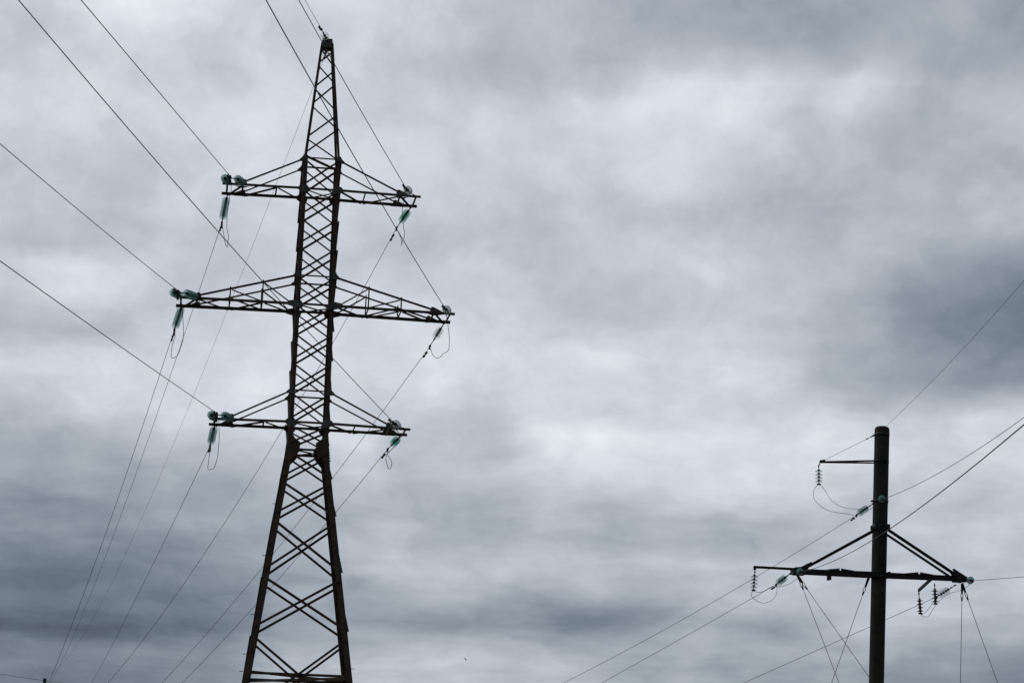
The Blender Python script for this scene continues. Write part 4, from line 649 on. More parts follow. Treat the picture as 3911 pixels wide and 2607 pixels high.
def xpanel(z1, z0, w, gap, flip=1):                         # z1 upper node, z0 lower node
    for face in ('front', 'back', 'left', 'right'):
        sgn = {'front': 1, 'back': 1, 'left': flip if z1 > ZWAIST else -flip, 'right': flip}[face]
        a, b_ = z1-gap, z0+gap
        for outside, s in ((True, sgn), (False, -sgn)):
            # for the side faces the outer diagonal runs from the rear leg down to the front leg
            if face in ('left', 'right'): brace(side_bm, face, s, a, -s, b_, w, outside)
            else:
                q = MB(); brace(q, face, s, a, -s, b_, w if outside or z1 < ZWAIST else w*.8, outside); q.build('brace', M['steel'], tower)
base_nodes = [12.5, 11.5, 10.2, 8.33, 6.42]
for i in range(4): xpanel(base_nodes[i]+EYE, base_nodes[i+1]+EYE, (.066, .072, .078, .080)[i], (.07, .12, .13, .13)[i])
xpanel(6.42+EYE, 3.45+EYE, .075, .14)
xpanel(3.45+EYE, 0.2+EYE, .08, .14)
body_nodes = [ZWAIST-EYE-.05, ZL-EYE+.03, 14.445, 15.455, 16.462, ZM-EYE+.03, 18.412, 19.42, 20.43, ZU-EYE+.03, 22.516]
for i in range(len(body_nodes)-1): xpanel(body_nodes[i+1]+EYE, body_nodes[i]+EYE, .064, .08 if i else .14, -1 if i > 4 else 1)
# peak: single zig-zag, mirrored front to back
def zig(face, nodes, s):
    for i in range(len(nodes)-1):
        za, zb = nodes[i]+EYE-.06, nodes[i+1]+EYE+.06
        if face in ('left', 'right'): brace(side_bm, face, s, za, -s, zb, .045, False)
        else:
            q = MB(); brace(q, face, s, za, -s, zb, .05, i % 2 == 0); q.build('brace', M['steel'], tower)
        s = -s
zig('front', [26.55, 25.79, 25.055, 24.156, 23.206, 22.36], -1)
zig('back', [26.62, 26.12, 25.45, 24.68, 23.88, 22.95], 1)
zig('left', [26.5, 25.6, 24.7, 23.8, 22.7], -1)
zig('right', [26.5, 25.6, 24.7, 23.8, 22.7], -1)
sb = side_bm.build('side_bracing', M['steel'], tower); sb['kind'] = 'stuff'
# horizontal struts and plan bracing
def strut(face, z, w):
    n, h = face_dirs(face); b = MB()
    b.angle(fpt(face, -.97, z, -.02), fpt(face, .97, z, -.02), (0, 0, -1), -n, w, w*.13); b.build('strut', M['steel'], tower)
for z in (22.516, 18.412, 14.5):
    strut('front', z+EYE, .05); strut('back', z+EYE, .05)
for z, w in ((12.53, .075), (5.12, .085)):
    for fc in ('front', 'back', 'left', 'right'): strut(fc, z+EYE, w)
for z in (ZU, ZM, ZL):
    strut('left', z+.02, .06); strut('right', z+.02, .06)
def diaphragm(z, w):
    b = MB()
    b.angle(corner(-1, -1, z)+Vector((.08, .08, 0)), corner(1, 1, z)-Vector((.08, .08, 0)), (0, 0, 1), (1, -1, 0), w, w*.13)
    b.angle(corner(1, -1, z-.015)+Vector((-.08, .08, 0)), corner(-1, 1, z-.015)-Vector((-.08, .08, 0)), (0, 0, -1), (1, 1, 0), w, w*.13)
    b.build('plan_bracing', M['steel'], tower)
for z, w in ((ZU-.04, .045), (ZM-.04, .05), (ZL-.04, .05), (12.53+EYE-.05, .05), (5.12+EYE-.04, .085)): diaphragm(z, w)
b = MB(); p, q = fpt('front', -.9, 22.56+EYE, -.03), fpt('back', .8, 22.5+EYE, -.05)
b.angle(p, q, (0, 0, -1), (1, 0, 0), .065, .009); b.build('plan_bracing', M['steel'], tower)
# gusset plates at the waist, front and back, both legs
for sy in (-1, 1):
    for sx in (-1, 1):
        poly = []
        for inn, z in ((-.004, 12.97), (.17, 12.95), (.20, 12.88), (.41, 12.72), (.40, 12.40), (.13, 12.05), (-.004, 12.0)):
            Z = z+EYE; poly.append((sx*(hw(Z)-inn), sy*(hw(Z)+.006), Z))
        b = MB(); b.plate(poly, (0, 1, 0), .010); b.build('gusset_plate', M['steel'], tower)
for k in range(5):                                  # bolts through the right waist plate
    b = MB(); z = 12.16+EYE+.09*k; p = Vector((hw(z)-.01, -hw(z)+.06, z)); b.tube([p, p+Vector((.065, 0, 0))], .016, 6); b.build('bolt', M['fitting'], tower)
for z, sx, sy in ((10.86, -1, 1), (9.15, -1, 1), (7.2, -1, 1), (5.9, -1, 1), (5.33, -1, 1), (5.33, 1, -1), (4.2, -1, 1), (3.0, -1, 1)):
    z += EYE; b = MB(); p = Vector((sx*(hw(z)-.02), sy*(hw(z)-.05), z))
    b.tube([p, p+Vector((sx*.13, 0, 0))], .011, 6); b.build('step_bolt', M['fitting'], tower)
# cap of the peak
b = MB(); zt = ZTOP
for sy in (-1, 1): b.plate([(-.165, sy*.205, zt+.10), (.165, sy*.205, zt+.10), (.175, sy*.21, zt-.10), (.20, sy*.222, zt-.20), (.08, sy*.222, zt-.21), (-.08, sy*.222, zt-.21), (-.20, sy*.222, zt-.20), (-.175, sy*.21, zt-.10)], (0, 1, 0), .010)
for sx in (-1, 1): b.plate([(sx*.165, -.2, zt+.095), (sx*.165, .2, zt+.095), (sx*.185, .21, zt-.16), (sx*.185, -.21, zt-.16)], (1, 0, 0), .010)
b.plate([(-.16, -.2, zt+.09), (.16, -.2, zt+.09), (.16, .2, zt+.09), (-.16, .2, zt+.09)], (0, 0, 1), .010)
b.build('peak_cap', M['plate'], tower)
b = MB(); b.bar((0.0, -.30, zt+.115), (0.0, .28, zt+.115), .05, .03); b.build('bracket', M['fitting'], tower)

def crossarm(s, zc, a, c, ztie, long):
    xt = a-.20                                      # tip strut
    xb = hw(zc)
    def X(u): return s*(xb+(xt-xb)*u)
    def dep(x): return c+(xb-c)*max(0, 1-(abs(x)-xb)/(xt-xb)) if abs(x) > xb else xb
    def zz(x): return zc+.035*max(0.0, min(1.0, 1-(abs(x)-xb)/(xt-xb)))
    def cp(sy, u, dz=0, dy=0):
        x = X(u); return Vector((x, sy*(dep(x)+dy), zz(x)+dz))
    u_end = (a-xb)/(xt-xb)
    ch = MB()
    for sy in (-1, 1):
        p, q = Vector((s*(xb-.1), sy*(xb+.012), zc+.035)), Vector((s*a, sy*(c+.012), zc))
        ch.angle(p, q, (0, 0, -1), (0, -sy, 0), .085 if not long else .095, .010)
    arm = ch.build('crossarm', M['steel'], tower)
    def part(bm, name, mat=M['steel']): return bm.build(name, mat, arm)
    # through member between the legs on each face
    if s > 0:
        for sy in (-1, 1):
            b = MB(); b.angle((-xb+.1, sy*(xb-.018), zc+.035), (xb-.1, sy*(xb-.018), zc+.035), (0, 0, -1), (0, -sy, 0), .075, .010); part(b, 'strut')
    us3 = .79 if not long else .86
    # tie rods
    for sy in (-1, 1):
        p = Vector((s*(hw(ztie)+.10), sy*(hw(ztie)+.004), ztie-.07)); x = X(us3); q = Vector((x+s*.02, sy*(dep(x)+.004), zz(x)+.07))
        b = MB(); b.angle(p, q, (0, 0, -1), (0, sy, 0), .05 if not long else .06, .007); part(b, 'tie_rod')
        # plate on the leg that takes the tie rod
        g = MB(); h0 = hw(ztie); yy = sy*(h0+.010)
        g.plate([(s*(h0-.135), yy, ztie+.10), (s*(h0+.01), yy, ztie+.12), (s*(h0+.05), yy, ztie+.03), (s*(h0+.15), yy, ztie-.07), (s*(h0+.15), yy, ztie-.13), (s*(h0+.0), yy, ztie-.14), (s*(h0-.135), yy, ztie-.12)], (0, 1, 0), .010)
        part(g, 'gusset_plate', M['plate'])
        # plate where the chord meets the leg
        g = MB(); k = .12 if not long else .28; yy = sy*(xb+.022)
        g.plate([(s*(xb-.26), yy, zc-.01), (s*(xb-.15), yy, zc+.12), (s*(xb+.02), yy, zc+.12), (s*(xb+k-.03), yy, zc+.08), (s*(xb+k), yy, zc+.04), (s*(xb+k), yy, zc-.07), (s*(xb+.01), yy, zc-.15), (s*(xb-.21), yy, zc-.15), (s*(xb-.25), yy, zc-.10)], (0, 1, 0), .010)
        part(g, 'gusset_plate', M['plate'])
        # plate joining tie rod and chord
        g = MB(); x = X(us3); yy = sy*(dep(x)+.024)
        g.plate([(x-s*.06, yy, zc+.15), (x+s*.0, yy, zc+.155), (x+s*.30, yy, zc+.02), (x+s*.30, yy, zc-.05), (x-s*.13, yy, zc-.06)], (0, 1, 0), .010)
        part(g, 'gusset_plate', M['plate'])
        g = MB(); x = X(us3)
        g.plate([(x-s*.18, sy*(c-.01), zc-.09), (x+s*.30, sy*(c-.01), zc-.09), (x+s*.16, sy*(c-.15), zc-.09), (x-s*.02, sy*(c-.17), zc-.09)], (0, 0, 1), .009)
        part(g, 'gusset_plate')
    # bottom plane: cross struts and zig-zag
    us = [0, .335, us3, 1.0] if not long else [0, .29, .575, us3, 1.0]
    for u in us[1:]:
        w = .05 if u < us3 else .065
        b = MB(); b.angle(cp(-1, u, -.055), cp(1, u, -.055), (0, 0, -1), (s, 0, 0), w, w*.14); part(b, 'strut')
    side = -1 if s > 0 else 1                       # right arms start from the front chord, left arms from the back
    zz_pairs = []
    for i in range(len(us)-1):
        zz_pairs.append((side, us[i], -side, us[i+1])); side = -side
    if long: zz_pairs[-1] = (-1 if s > 0 else 1, us[-2], 1 if s > 0 else -1, us[-1]) if s > 0 else (-1, us[-2], 1, us[-1])
    elif s < 0: zz_pairs[-1] = (-1, us[-2], 1, us[-1])
    for sa, ua, sb_, ub in zz_pairs:
        b = MB(); b.angle(cp(sa, ua+.015, -.07), cp(sb_, ub-.015, -.07), (0, 0, -1), (s, 0, 0), .052, .007); part(b, 'brace')
    if long:                                        # truss webs between tie rod and chord
        for sy in (-1, 1):
            x3 = X(us3)
            def tz(x): # height of the tie rod above x
                p = s*(hw(ztie)+.10); t = (x-p)/(x3+s*.02-p); return (ztie-.07)*(1-t)+(zz(x3)+.07)*t
            for i, u in enumerate(us[1:3]):
                x = X(u); b = MB(); y = sy*(dep(x)-.004)
                b.angle((x, y, zz(x)-.05), (x, y, tz(x)+.05), (s, 0, 0), (0, -sy, 0), .045, .006); part(b, 'web_post')
                xn = X(us[i]) + (s*.22 if i == 0 else 0)
                b = MB(); b.angle((x-s*.04, y, tz(x)-.04), (xn, sy*(dep(xn)-.004), zz(xn)-.02+(.06 if i == 0 else 0)), (0, 0, -1), (0, -sy, 0), .045, .006); part(b, 'web_brace')
    return cp
arms = {}
AU, AM, AL = 3.35008, 4.6556, 3.32415
CU, CM, CL = .63485, .668, .55803
for s in (-1, 1):
    for nm, zc, a, c, tie, lg in (('U', ZU, AU, CU, 22.47, False), ('M', ZM, AM, CM, 18.44, True), ('L', ZL, AL, CL, 14.48, False)):
        arms[('L' if s < 0 else 'R')+nm] = crossarm(s, zc, a+s*.05, c, tie+EYE, lg)

# ---------------------------------------------------------------- insulators
def disc_mesh(name, glassmat, r=.136, h=.13):
    b = MB()
    b.lathe([(.016, .0), (.046, -.004), (.050, -.03), (.046, -.055)], 14, 1)
    b.lathe([(.040, -.040), (.075, -.046), (r*.86, -.062), (r, -.082), (r, -.092), (r*.8, -.084), (.075, -.078), (.03, -.074)], 22, 0)
    b.lathe([(.012, -.06), (.012, -h)], 8, 1)
    me = b.mesh(name, [glassmat, M['fitting']], True)
    return me
DISC = {k: disc_mesh('glass_disc', M[k]) for k in ('pale_glass', 'green_glass', 'teal_glass')}
def porcelain_mesh():
    b = MB()
    b.lathe([(.018, .0), (.040, -.01), (.050, -.055), (.056, -.075), (.124, -.098), (.124, -.106), (.05, -.116), (.034, -.150), (.03, -.20)], 20, 0)
    return b.mesh('shed', [M['porcelain']], True)
SHED = porcelain_mesh()
def orient(d):                                      # local -Z along d
    return (-Vector(d)).to_track_quat('Z', 'Y')
def put_discs(parent, p, d, n, me, pitch=.127, name='glass_disc', tilt=0):
    q = orient(d)
    for i in range(n):
        o = bpy.data.objects.new(name, me); C.objects.link(o); o.parent = parent
        o.location = Vector(p)+d*pitch*i; o.rotation_mode = 'QUATERNION'; o.rotation_quaternion = q
def tension_string(A, P0, n, gl, label, group, clamp=.22, clamp_drop=.28, double=None, via=None, centre=.5):
    A, P0 = Vector(A), Vector(P0)
    root = empty('tension_insulator', A); tag(root, label, 'insulator', group)
    e = P0-A
    runs = [(Vector((0, 0, 0)), e)] if not double else [(Vector(double[0])-A, Vector(double[2])-A), (Vector(double[1])-A, Vector(double[3])-A)]
    for p, q in runs:
        d = (q-p).normalized(); Lg = (q-p).length
        if via: s0, s1 = Vector(via[0])-A, Vector(via[1])-A; d = (s1-s0).normalized()
        else:
            free = Lg-n*.127-(clamp if not double else .05)
            s0 = p+d*free*(centre if not double else 1.0); s1 = s0+d*n*.127
        b = MB(); b.tube([p, p+(s0-p)*.25], .028, 8); b.tube([p, s0], .014, 6); b.tube([p+(s0-p)*.55, p+(s0-p)*.8], .026, 8)
        b.tube([s0, s1], .012, 6); b.tube([s1, q], .014, 6); b.tube([s1, s1+(q-s1)*.35], .026, 8)
        st = b.build('insulator_string', M['fitting'], root)
        put_discs(st, s0, d, n, DISC[gl], (s1-s0).length/n)
    d = e.normalized(); b = MB()
    if double:
        y = MB(); y.bar(runs[0][1], runs[1][1], .05, .025); y.build('yoke', M['fitting'], root)
        b.bar((runs[0][1]+runs[1][1])/2, e, .05, .05)
    b.bar(e-d*clamp*.6, e+d*.02, .045, .06)
    b.bar(e+Vector((0, 0, .03)), e+Vector((0, 0, -clamp_drop)), .07, .065)
    b.build('clamp', M['fitting'], root)
    return root
def cable(name, pts, r, label, cat, group=None, dampers=(), mat='wire', smooth=True, seg=6):
    o = Vector(pts[0]); b = MB(); b.tube(pts, r, seg)
    ob = b.build(name, M[mat], None, smooth, origin=o); tag(ob, label, cat, group)
    for s, ln in dampers:                           # weights hung under the cable at arc length s
        acc = 0; P = [Vector(q) for q in pts]
        for i in range(len(P)-1):
            sl = (P[i+1]-P[i]).length
            if acc+sl >= s:
                d = (P[i+1]-P[i]).normalized(); c = P[i]+d*(s-acc)-o; break
            acc += sl
        w = MB(); dn = Vector((0, 0, -.07))
        w.tube([c-d*ln/2+dn, c-d*ln*.18+dn], .034, 8); w.tube([c+d*ln*.18+dn, c+d*ln/2+dn], .034, 8)
        w.tube([c-d*ln*.4+dn, c+d*ln*.4+dn], .010, 6); w.bar(c+Vector((0, 0, .02)), c+dn*1.2, .04, .03)
        w.build('vibration_damper', M['fitting'], ob)
    return ob
tm = Matrix.Translation((TX, TY, 0)) @ Matrix.Rotation(YAW, 4, 'Z')
def armpt(side, lv, sy, u, dz=0.0): return tm @ arms[side+lv](sy, u, dz)
POS = {'U': 'upper', 'M': 'middle', 'L': 'lower'}
NEAR_GLASS = {'RU': 'pale_glass', 'RM': 'pale_glass', 'RL': 'pale_glass', 'LU': 'teal_glass', 'LM': 'teal_glass', 'LL': 'teal_glass'}
FAR_GLASS = {'RU': 'green_glass', 'RM': 'pale_glass', 'RL': 'green_glass', 'LU': 'teal_glass', 'LM': 'teal_glass', 'LL': 'teal_glass'}
for side in ('L', 'R'):
    for lv in ('U', 'M', 'L'):
        sd_ = 'left' if side == 'L' else 'right'; k = side+lv; wk = lv+side
        W = WIRES['near'+wk]; P0 = Vector(W['P0'])
        if side == 'L':
            us3 = .86 if lv == 'M' else .79
            A1, A2 = armpt('L', lv, -1, 1.0, -.02), armpt('L', lv, -1, us3, -.02)
            ax = Vector((math.cos(YAW), math.sin(YAW), 0)); dd = (P0-(A1+A2)/2).normalized()
            B1, B2 = P0-ax*.19-dd*.10+Vector((0, 0, -.05)), P0+ax*.23-dd*.10+Vector((0, 0, -.05))
            tension_string((A1+A2)/2, P0, 8, NEAR_GLASS[k], 'paired glass insulator strings with yoke at the %s left crossarm tip' % POS[lv],
                           'tension insulators on the lattice tower', double=(A1, A2, B1, B2), clamp_drop=.30, clamp=.12)
        else:
            tension_string(armpt('R', lv, -1, 1.0, -.02), P0, 8, NEAR_GLASS[k], 'round pale glass string seen end-on at the %s right crossarm tip' % POS[lv],
                           'tension insulators on the lattice tower', clamp_drop=.10, clamp=.12, via=VIA[k])
        what = {'LU': 'teal glass string hanging back below the upper left crossarm tip', 'LM': 'long teal glass string hanging back below the middle left crossarm tip',
                'LL': 'teal glass string hanging back below the lower left crossarm tip', 'RU': 'dark green glass string hanging back below the upper right crossarm tip',
                'RM': 'pale clear glass string hanging back below the middle right crossarm tip', 'RL': 'short green glass string hanging back below the lower right crossarm tip'}[k]
        V = WIRES['far'+wk]
        tension_string(armpt(side, lv, 1, 1.0, -.06), V['P0'], {'LU': 8, 'LM': 9, 'LL': 8, 'RU': 5, 'RM': 4, 'RL': 4}[k], FAR_GLASS[k], what, 'tension insulators on the lattice tower', centre={'L': .6, 'R': .45}[side], clamp_drop={'L': .20, 'R': .10}[side], clamp=.16)
        cable('power_cable', W['pts'], .0115, 'dark cable rising to the upper left from the %s %s crossarm tip' % (POS[lv], sd_), 'cable',
              'cables on the near side of the tower', dampers=[(.42, .34)])
        dm = [(.45, .36)]
        if wk == 'MR': dm = [(.45, .36)]
        cable('power_cable', V['pts'], .0092, 'dark cable sloping down left behind the tower from the %s %s crossarm tip' % (POS[lv], sd_), 'cable',
              'cables on the far side of the tower', dampers=dm)
        cable('jumper_cable', smooth_path(JUMP[wk]), .010, 'slack jumper loop hanging under the %s %s crossarm tip of the tower' % (POS[lv], sd_), 'cable',
              'jumper loops on the tower')
for k, lab, nd in (('nearG', 'single clear glass disc standing above the peak of the lattice tower', 2), ('farG', 'faint clear glass disc hanging behind the top of the tower peak', 2)):
    tension_string(WIRES[k]['A'], WIRES[k]['P0'], nd, 'pale_glass', lab, 'insulators on the tower peak', clamp=.12, clamp_drop=.05, centre=.5)
cable('ground_wire', WIRES['nearG']['pts'], .0075, 'thin wire running up to the left from the peak of the tower', 'wire', 'wires at the tower peak', dampers=[(.35, .3)])
cable('ground_wire', WIRES['farG']['pts'], .0060, 'faint thin wire sloping down left from the tower peak behind the crossarms', 'wire', 'wires at the tower peak')
cable('jumper_cable', smooth_path(JUMP['G']), .004, 'thin wire loop beside the cap of the tower peak', 'cable')

# ---------------------------------------------------------------- concrete pole
PT, PB = Vector(POLE['top']), Vector(POLE['base'])
pole = empty('utility_pole', PB)
tag(pole, 'thick round dark concrete pole with steel crossarms and guy wires', 'utility pole')
lean = (PT-PB).normalized()
def pax(z): return PB+lean*((z-PB.z)/lean.z)
def ploc(v): return Vector(v)-PB
b = MB(); r0 = .278
prof = []
zs = [-.3]+[PT.z*i/14 for i in range(1, 14)]+[PT.z-.16]
vv = [pax(z)-PB for z in zs]
rads = [r0]*len(vv)
for dz, rr in ((.11, .276), (.06, .262), (.02, .236), (-.01, .16), (-.02, .02)):
    vv.append(pax(PT.z-dz)-PB); rads.append(r0*rr/.278)
b.tube(vv, rads, 28); b.build('shaft', M['concrete'], pole, True)
def band(z, h, rr=.29):
    b = MB(); b.tube([pax(z-h/2)-PB, pax(z+h/2)-PB], rr, 28); return b.build('band', M['dark_steel'], pole, True)
PYAW, UYAW = .135, -.23
pn = Vector((-math.sin(PYAW), math.cos(PYAW), 0)); px = Vector((math.cos(PYAW), math.sin(PYAW), 0))
un = Vector((-math.sin(UYAW), math.cos(UYAW), 0)); ux = Vector((math.cos(UYAW), math.sin(UYAW), 0))
Z = Vector((0, 0, 1))
# upper bracket arm: two angles gripping the pole and meeting at the tip
zt = POLE['up_tip'][2]; tipv = Vector(POLE['up_tip']); pa = pax(zt)
up_arm = MB()
for s in (-1, 1):
    up_arm.angle(ploc(pa+un*s*.285+ux*.25+Z*.05), ploc(tipv+un*s*.03+Z*.05), -Z, un*s, .055, .008)
ua = up_arm.build('upper_arm', M['dark_steel'], pole)
b = MB(); b.bar(ploc(pa+un*.31+ux*.2), ploc(pa-un*.31+ux*.2), .05, .08); b.build('clamp_bolt', M['fitting'], ua)
b = MB(); st = Vector(POLE['stay_tip'])
b.plate([ploc(tipv+Z*.10-ux*.0), ploc(tipv+Z*.10+ux*.04), ploc(st+Z*.02), ploc(st-Z*.05), ploc(tipv+Z*.0+ux*.1), ploc(tipv-Z*.02)], un, .03)
b.build('tip_plate', M['dark_steel'], ua)
b = MB(); b.tube([ploc(tipv+Z*.0), ploc(tipv-Z*.09)], .018, 6); b.build('eye_bolt', M['fitting'], ua)
sp = Vector(POLE['stay_pole']); dv = (st-sp).normalized()
b = MB(); b.tube([ploc(sp), ploc(st)], .007, 6); b.tube([ploc(sp-dv*.2), ploc(sp+dv*.06)], .035, 8); b.tube([ploc(sp+dv*.05), ploc(sp+dv*.16)], .024, 8); b.tube([ploc(sp+dv*.24), ploc(sp+dv*.33)], .026, 8)
b.build('stay_rod', M['fitting'], pole)
band(sp.z+.02, .12, .286); band(zt+.02, .10, .285)
# traverse: two channels either side of the pole, drawn together at the tips
tl, tr = Vector(POLE['tr_l']), Vector(POLE['tr_r']); zc = (tl.z+tr.z)/2; pc = pax(zc)
tv = MB()
for s in (-1, 1):
    tv.channel(ploc(pc+pn*s*.30), ploc(tl+pn*s*.13), pn*s, Z, .06, .17, .012)
    tv.channel(ploc(pc+pn*s*.30), ploc(tr+pn*s*.17), pn*s, Z, .06, .15, .012)
trav = tv.build('traverse', M['dark_steel'], pole)
def tpart(bm, name, mat='dark_steel'): return bm.build(name, M[mat], trav)
for q, u in ((tl, -1), (tr, 1)):
    b = MB()
    for s in (-1, 1):
        o_ = q+pn*s*(.215 if u > 0 else .20)
        if u < 0: poly = [(.0, .13), (.28, .17), (.62, .36), (.68, .30), (.50, .10), (.42, -.09), (.30, -.13), (.02, -.12), (-.06, -.04), (-.06, .08)]
        else: poly = [(.05, .05), (-.46, .35), (-.52, .31), (-.40, .12), (-.44, .02), (-.40, -.10), (-.08, -.14), (.05, -.09)]
        b.plate([ploc(o_+px*x+Z*z) for x, z in poly], pn, .014)
    b.plate([ploc(q+px*(.05*u*-1)+pn*.2+Z*-.12), ploc(q+px*(.05*u*-1)-pn*.2+Z*-.12), ploc(q-px*u*.4-pn*.22+Z*-.12), ploc(q-px*u*.4+pn*.22+Z*-.12)], Z, .014)
    b.plate([ploc(q+px*(.05*u)+pn*.2+Z*.08), ploc(q+px*(.05*u)-pn*.2+Z*.08), ploc(q+px*u*.05-pn*.2+Z*-.12), ploc(q+px*u*.05+pn*.2+Z*-.12)], px, .014)
    tpart(b, 'end_plate')
for s, uu in ((-1, .42), (1, .40), (-1, -.44), (1, -.40)):
    x0 = pc+px*(1.45 if uu > 0 else -1.55)
    b = MB(); hgt = .12
    b.plate([ploc(x0+pn*s*.30+Z*.085+px*-.55), ploc(x0+pn*s*.30+Z*(.085+hgt*.55)+px*-.03), ploc(x0+pn*s*.30+Z*.05+px*-.03)], pn, .012)
    b.plate([ploc(x0+pn*s*.30+Z*.085+px*.55), ploc(x0+pn*s*.30+Z*(.085+hgt*.55)+px*.03), ploc(x0+pn*s*.30+Z*.05+px*.03)], pn, .012)
    tpart(b, 'stiffener')
b = MB(); el_, er_ = Vector(POLE['ext_l']), Vector(POLE['ext_r'])
for s in (-1, 1): b.angle(ploc(er_+pn*s*.05+px*.3+Z*.04), ploc(el_+pn*s*.04+Z*.04), -Z, pn*s, .075, .009)
b.bar(ploc(el_+px*.02+Z*.05), ploc(el_+px*.02-Z*.10), .07, .09, px)
b.build('extension_arm', M['dark_steel'], trav)
for nm in ('peg1', 'peg2'):
    b = MB(); q = Vector(POLE[nm]); b.bar(ploc(q+Z*.10), ploc(q-Z*.09), .07, .07, px); tpart(b, 'stub')
lp, lt, rp, rt_ = (Vector(POLE[k]) for k in ('br_lp', 'br_lt', 'br_rp', 'br_rt'))
for s in (-1, 1):
    for p, q, u in ((lp, lt, 1), (rp, rt_, -1)):
        pp = pax(p.z)+pn*s*.30+px*(p-pax(p.z)).dot(px)*.6
        # brace angle from the band on the pole down to the end plate
        b = MB(); p2 = p+pn*s*.30; q2 = q+pn*s*(.12 if u > 0 else .30)
        b.angle(ploc(p2+(p2-q2)*.10), ploc(q2), -Z, pn*s, .095, .011); b.build('diagonal_brace', M['dark_steel'], pole)
band(13.62, .20, .288); 
for s in (-1, 1):
    b = MB(); q = pax(13.62)+pn*s*.29; b.bar(ploc(q-px*.27), ploc(q+px*.30), .05, .17, Z); b.build('clamp', M['dark_steel'], pole)
band(zc-.0, .22, .286)
for u in (-1, 1):
    b = MB(); q = pax(zc)+px*u*.31; b.bar(ploc(q-pn*.36+Z*.0), ploc(q+pn*.36+Z*.0), .06, .22, Z); b.build('clamp', M['dark_steel'], pole)
b = MB(); q0, q1 = Vector(POLE['bk0']), Vector(POLE['bk1']); dv = (q1-q0).normalized()
b.channel(ploc(q0-dv*.25+Z*.06), ploc(q1+dv*.06), px, Z, .06, .11, .010); b.build('bracket_arm', M['dark_steel'], trav)
zr = (WIRES['PR1']['A'][2]+WIRES['PL1']['A'][2])/2
band(zr, .10, .292)
b = MB(); q = pax(zr); b.bar(ploc(q-px*.30-Z*.03), ploc(q-px*.32+Z*.03), .08, .10); b.build('clamp', M['dark_steel'], pole)
b = MB(); q = pax(PT.z-.02); b.tube([ploc(q+Vector((.02, 0, -.05))), ploc(q+Vector((.05, 0, .07)))], .008, 6); b.build('rebar_end', M['fitting'], pole)

def susp(key, n, kind, label):
    a, c = Vector(SUSP[key][0]), Vector(SUSP[key][1]); d = (c-a).normalized(); Lg = (c-a).length
    root = empty('suspension_insulator', a); tag(root, label, 'insulator', 'hanging insulators on the concrete pole')
    pitch = .127 if kind != 'porcelain' else .128
    rd = max(.06, Lg-n*pitch-.09)
    b = MB(); b.tube([Vector((0, 0, 0)), d*rd], .014, 6); b.tube([d*rd*.3, d*rd*.55], .03, 8); b.build('link', M['fitting'], root)
    put_discs(root, d*rd, d, n, SHED if kind == 'porcelain' else DISC[kind], pitch, 'shed' if kind == 'porcelain' else 'glass_disc')
    e = d*(rd+n*pitch)
    b = MB(); b.tube([e-d*.03, e+d*.05], .02, 8); b.bar(e+d*.06-px*.07, e+d*.06+px*.07, .06, .055); b.build('clamp', M['fitting'], root)
susp('S1', 4, 'teal_glass', 'four-disc insulator hanging from the tip of the topmost left arm of the concrete pole')
susp('S2', 4, 'teal_glass', 'four-disc insulator hanging from the far left end of the long lower crossarm')
susp('S3', 4, 'porcelain', 'grey-brown four-shed insulator hanging from the slanting bracket right of the concrete pole')
susp('S4', 4, 'porcelain', 'grey-brown four-shed insulator hanging from the right crossarm beside a glass disc string')
for k, lab in (('PL1', 'glass disc string angled down left from the upper shaft of the concrete pole'),
               ('PL2', 'green glass disc string angled down left from the left end plate of the crossarm'),
               ('PL3', 'pale glass disc string angled down left under the right end of the crossarm')):
    tension_string(WIRES[k]['A'], WIRES[k]['P0'], 4, 'teal_glass' if k != 'PL3' else 'pale_glass', lab, 'tension insulators on the concrete pole', clamp=.10, clamp_drop=.08, centre=.85)
for k, lab in (('PR1', 'round glass disc seen end-on against the dark shaft of the concrete pole'),
               ('PR2', 'round glass disc seen end-on in front of the left end plate of the crossarm'),
               ('PR3', 'round green glass disc at the right tip of the crossarm')):
    tension_string(WIRES[k]['A'], WIRES[k]['P0'], 4, 'teal_glass', lab, 'tension insulators on the concrete pole', clamp=.08, clamp_drop=.06, via=VIA[k])
for k, r, lab in (('PL1', .0095, 'thin cable sloping down left from the upper shaft of the concrete pole'),
                  ('PL2', .0095, 'thin cable sloping down left from the left end of the pole crossarm'),
                  ('PL3', .0095, 'thin cable sloping down left behind the pole from the right crossarm end'),
                  ('PR1', .0095, 'thin cable rising to the right from the upper shaft of the concrete pole'),
                  ('PR2', .0105, 'dark cable rising to the right across the front of the concrete pole'),
                  ('PR3', .0095, 'nearly level cable leaving to the right from the right crossarm tip')):
    cable('power_cable', WIRES[k]['pts'], r, lab, 'cable', 'cables on the concrete pole', dampers=[(.22, .22)] if k.startswith('PL') and k != 'PL3' else ())
cable('ground_wire', WIRES['PG']['pts'], .006, 'faint thin wire rising steeply right from the top of the concrete pole', 'wire')
for k, lab in (('P1a', 'slack jumper loop below the topmost left arm of the concrete pole'), ('P2a', 'slack jumper loop below the left end of the pole crossarm'),
               ('P3a', 'slack jumper loop below the right end of the pole crossarm')):
    cable('jumper_cable', smooth_path(JUMP[k]), .008, lab, 'cable', 'jumper loops on the concrete pole')
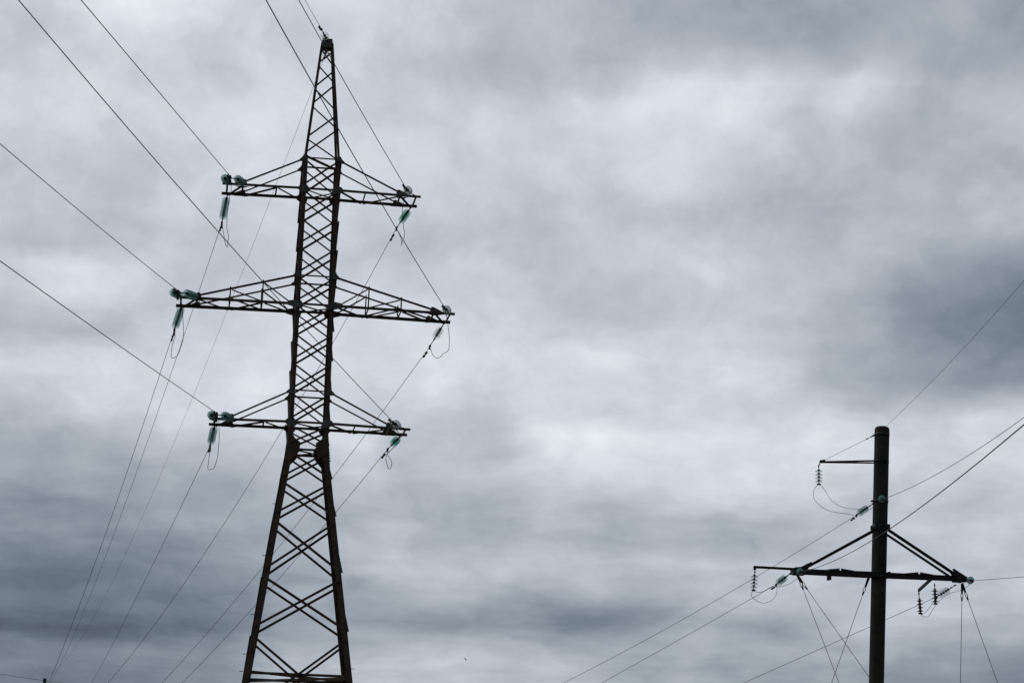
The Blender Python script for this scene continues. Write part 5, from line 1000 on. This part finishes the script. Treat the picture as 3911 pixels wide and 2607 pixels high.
for k, lab in (('g1', 'steeper of the two guy wires below the left end plate of the crossarm'), ('g2', 'flatter guy wire from the left end plate passing behind the concrete pole'),
               ('g3', 'guy wire slanting down left from beside the concrete pole shaft'), ('g4', 'vertical guy wire below the right end of the crossarm'),
               ('g5', 'guy wire slanting down right below the right end of the crossarm')):
    a, c = Vector(GUY[k][0]), Vector(GUY[k][1]); d = (c-a).normalized()
    root = empty('guy_wire', c); tag(root, lab, 'guy wire', 'guy wires of the concrete pole')
    b = MB(); b.tube([a+d*.25-c, Vector((0, 0, 0))-d*.02], .0105, 6); b.build('strand', M['fitting'], root)
    b = MB(); sd2 = d.cross(Vector((0, 1, 0))).normalized()
    b.tube([a-d*.34-c, a-d*.02-c, a+d*.04-c], [.05, .04, .03], 8)
    for s in (-1, 1): b.tube([a+d*.02-c, a+d*.06+sd2*s*.035-c, a+d*.20+sd2*s*.035-c, a+d*.25-c], .014, 6)
    b.tube([a+d*.21-c, a+d*.34-c], .032, 8); b.build('shackle', M['fitting'], root)

# ---------------------------------------------------------------- small far pole, its wire, and a bird
q = Vector(SMALL['top']); sp_ = empty('small_pole', (q.x, q.y, 0)); tag(sp_, 'slim distant dark pole just showing at the bottom left corner', 'utility pole')
b = MB(); b.tube([Vector((-.12, 0, -.2)), Vector((-.05, 0, q.z*.5)), Vector((0, 0, q.z-.02)), Vector((0, 0, q.z))], [.14, .12, .105, .10], 14); b.build('shaft', M['concrete'], sp_, True)
b = MB(); b.bar(Vector((.08, 0, q.z-.14)), Vector((.19, 0, q.z-.19)), .06, .05); b.build('hook', M['fitting'], sp_)
cable('service_wire', smooth_path(SMALL['w']), .011, 'thin wire crossing behind the small pole in the bottom left corner', 'wire')

bc = Vector(BIRD)
b = MB(); ax = Vector((.62, .3, -.55)).normalized()
b.tube([bc-ax*.13, bc-ax*.08, bc, bc+ax*.08, bc+ax*.12, bc+ax*.16], [.008, .03, .05, .042, .03, .006], 10)
n0 = len(b.v)
wing = Vector((-.25, .55, .45)).normalized()
for s in (-1, 1):
    w_ = [bc+ax*.06, bc+ax*.07+wing*s*.16+Z*.05, bc-ax*.03+wing*s*.30, bc-ax*.05+wing*s*.14+Z*.03, bc-ax*.06]
    b.plate(w_, wing.cross(ax), .012)
b.plate([bc-ax*.11, bc-ax*.20+wing*.04, bc-ax*.20-wing*.04], wing.cross(ax), .008)
bird = b.build('bird', M['bird'], None, True, origin=bc); tag(bird, 'tiny dark bird flying alone low in the grey sky', 'bird')
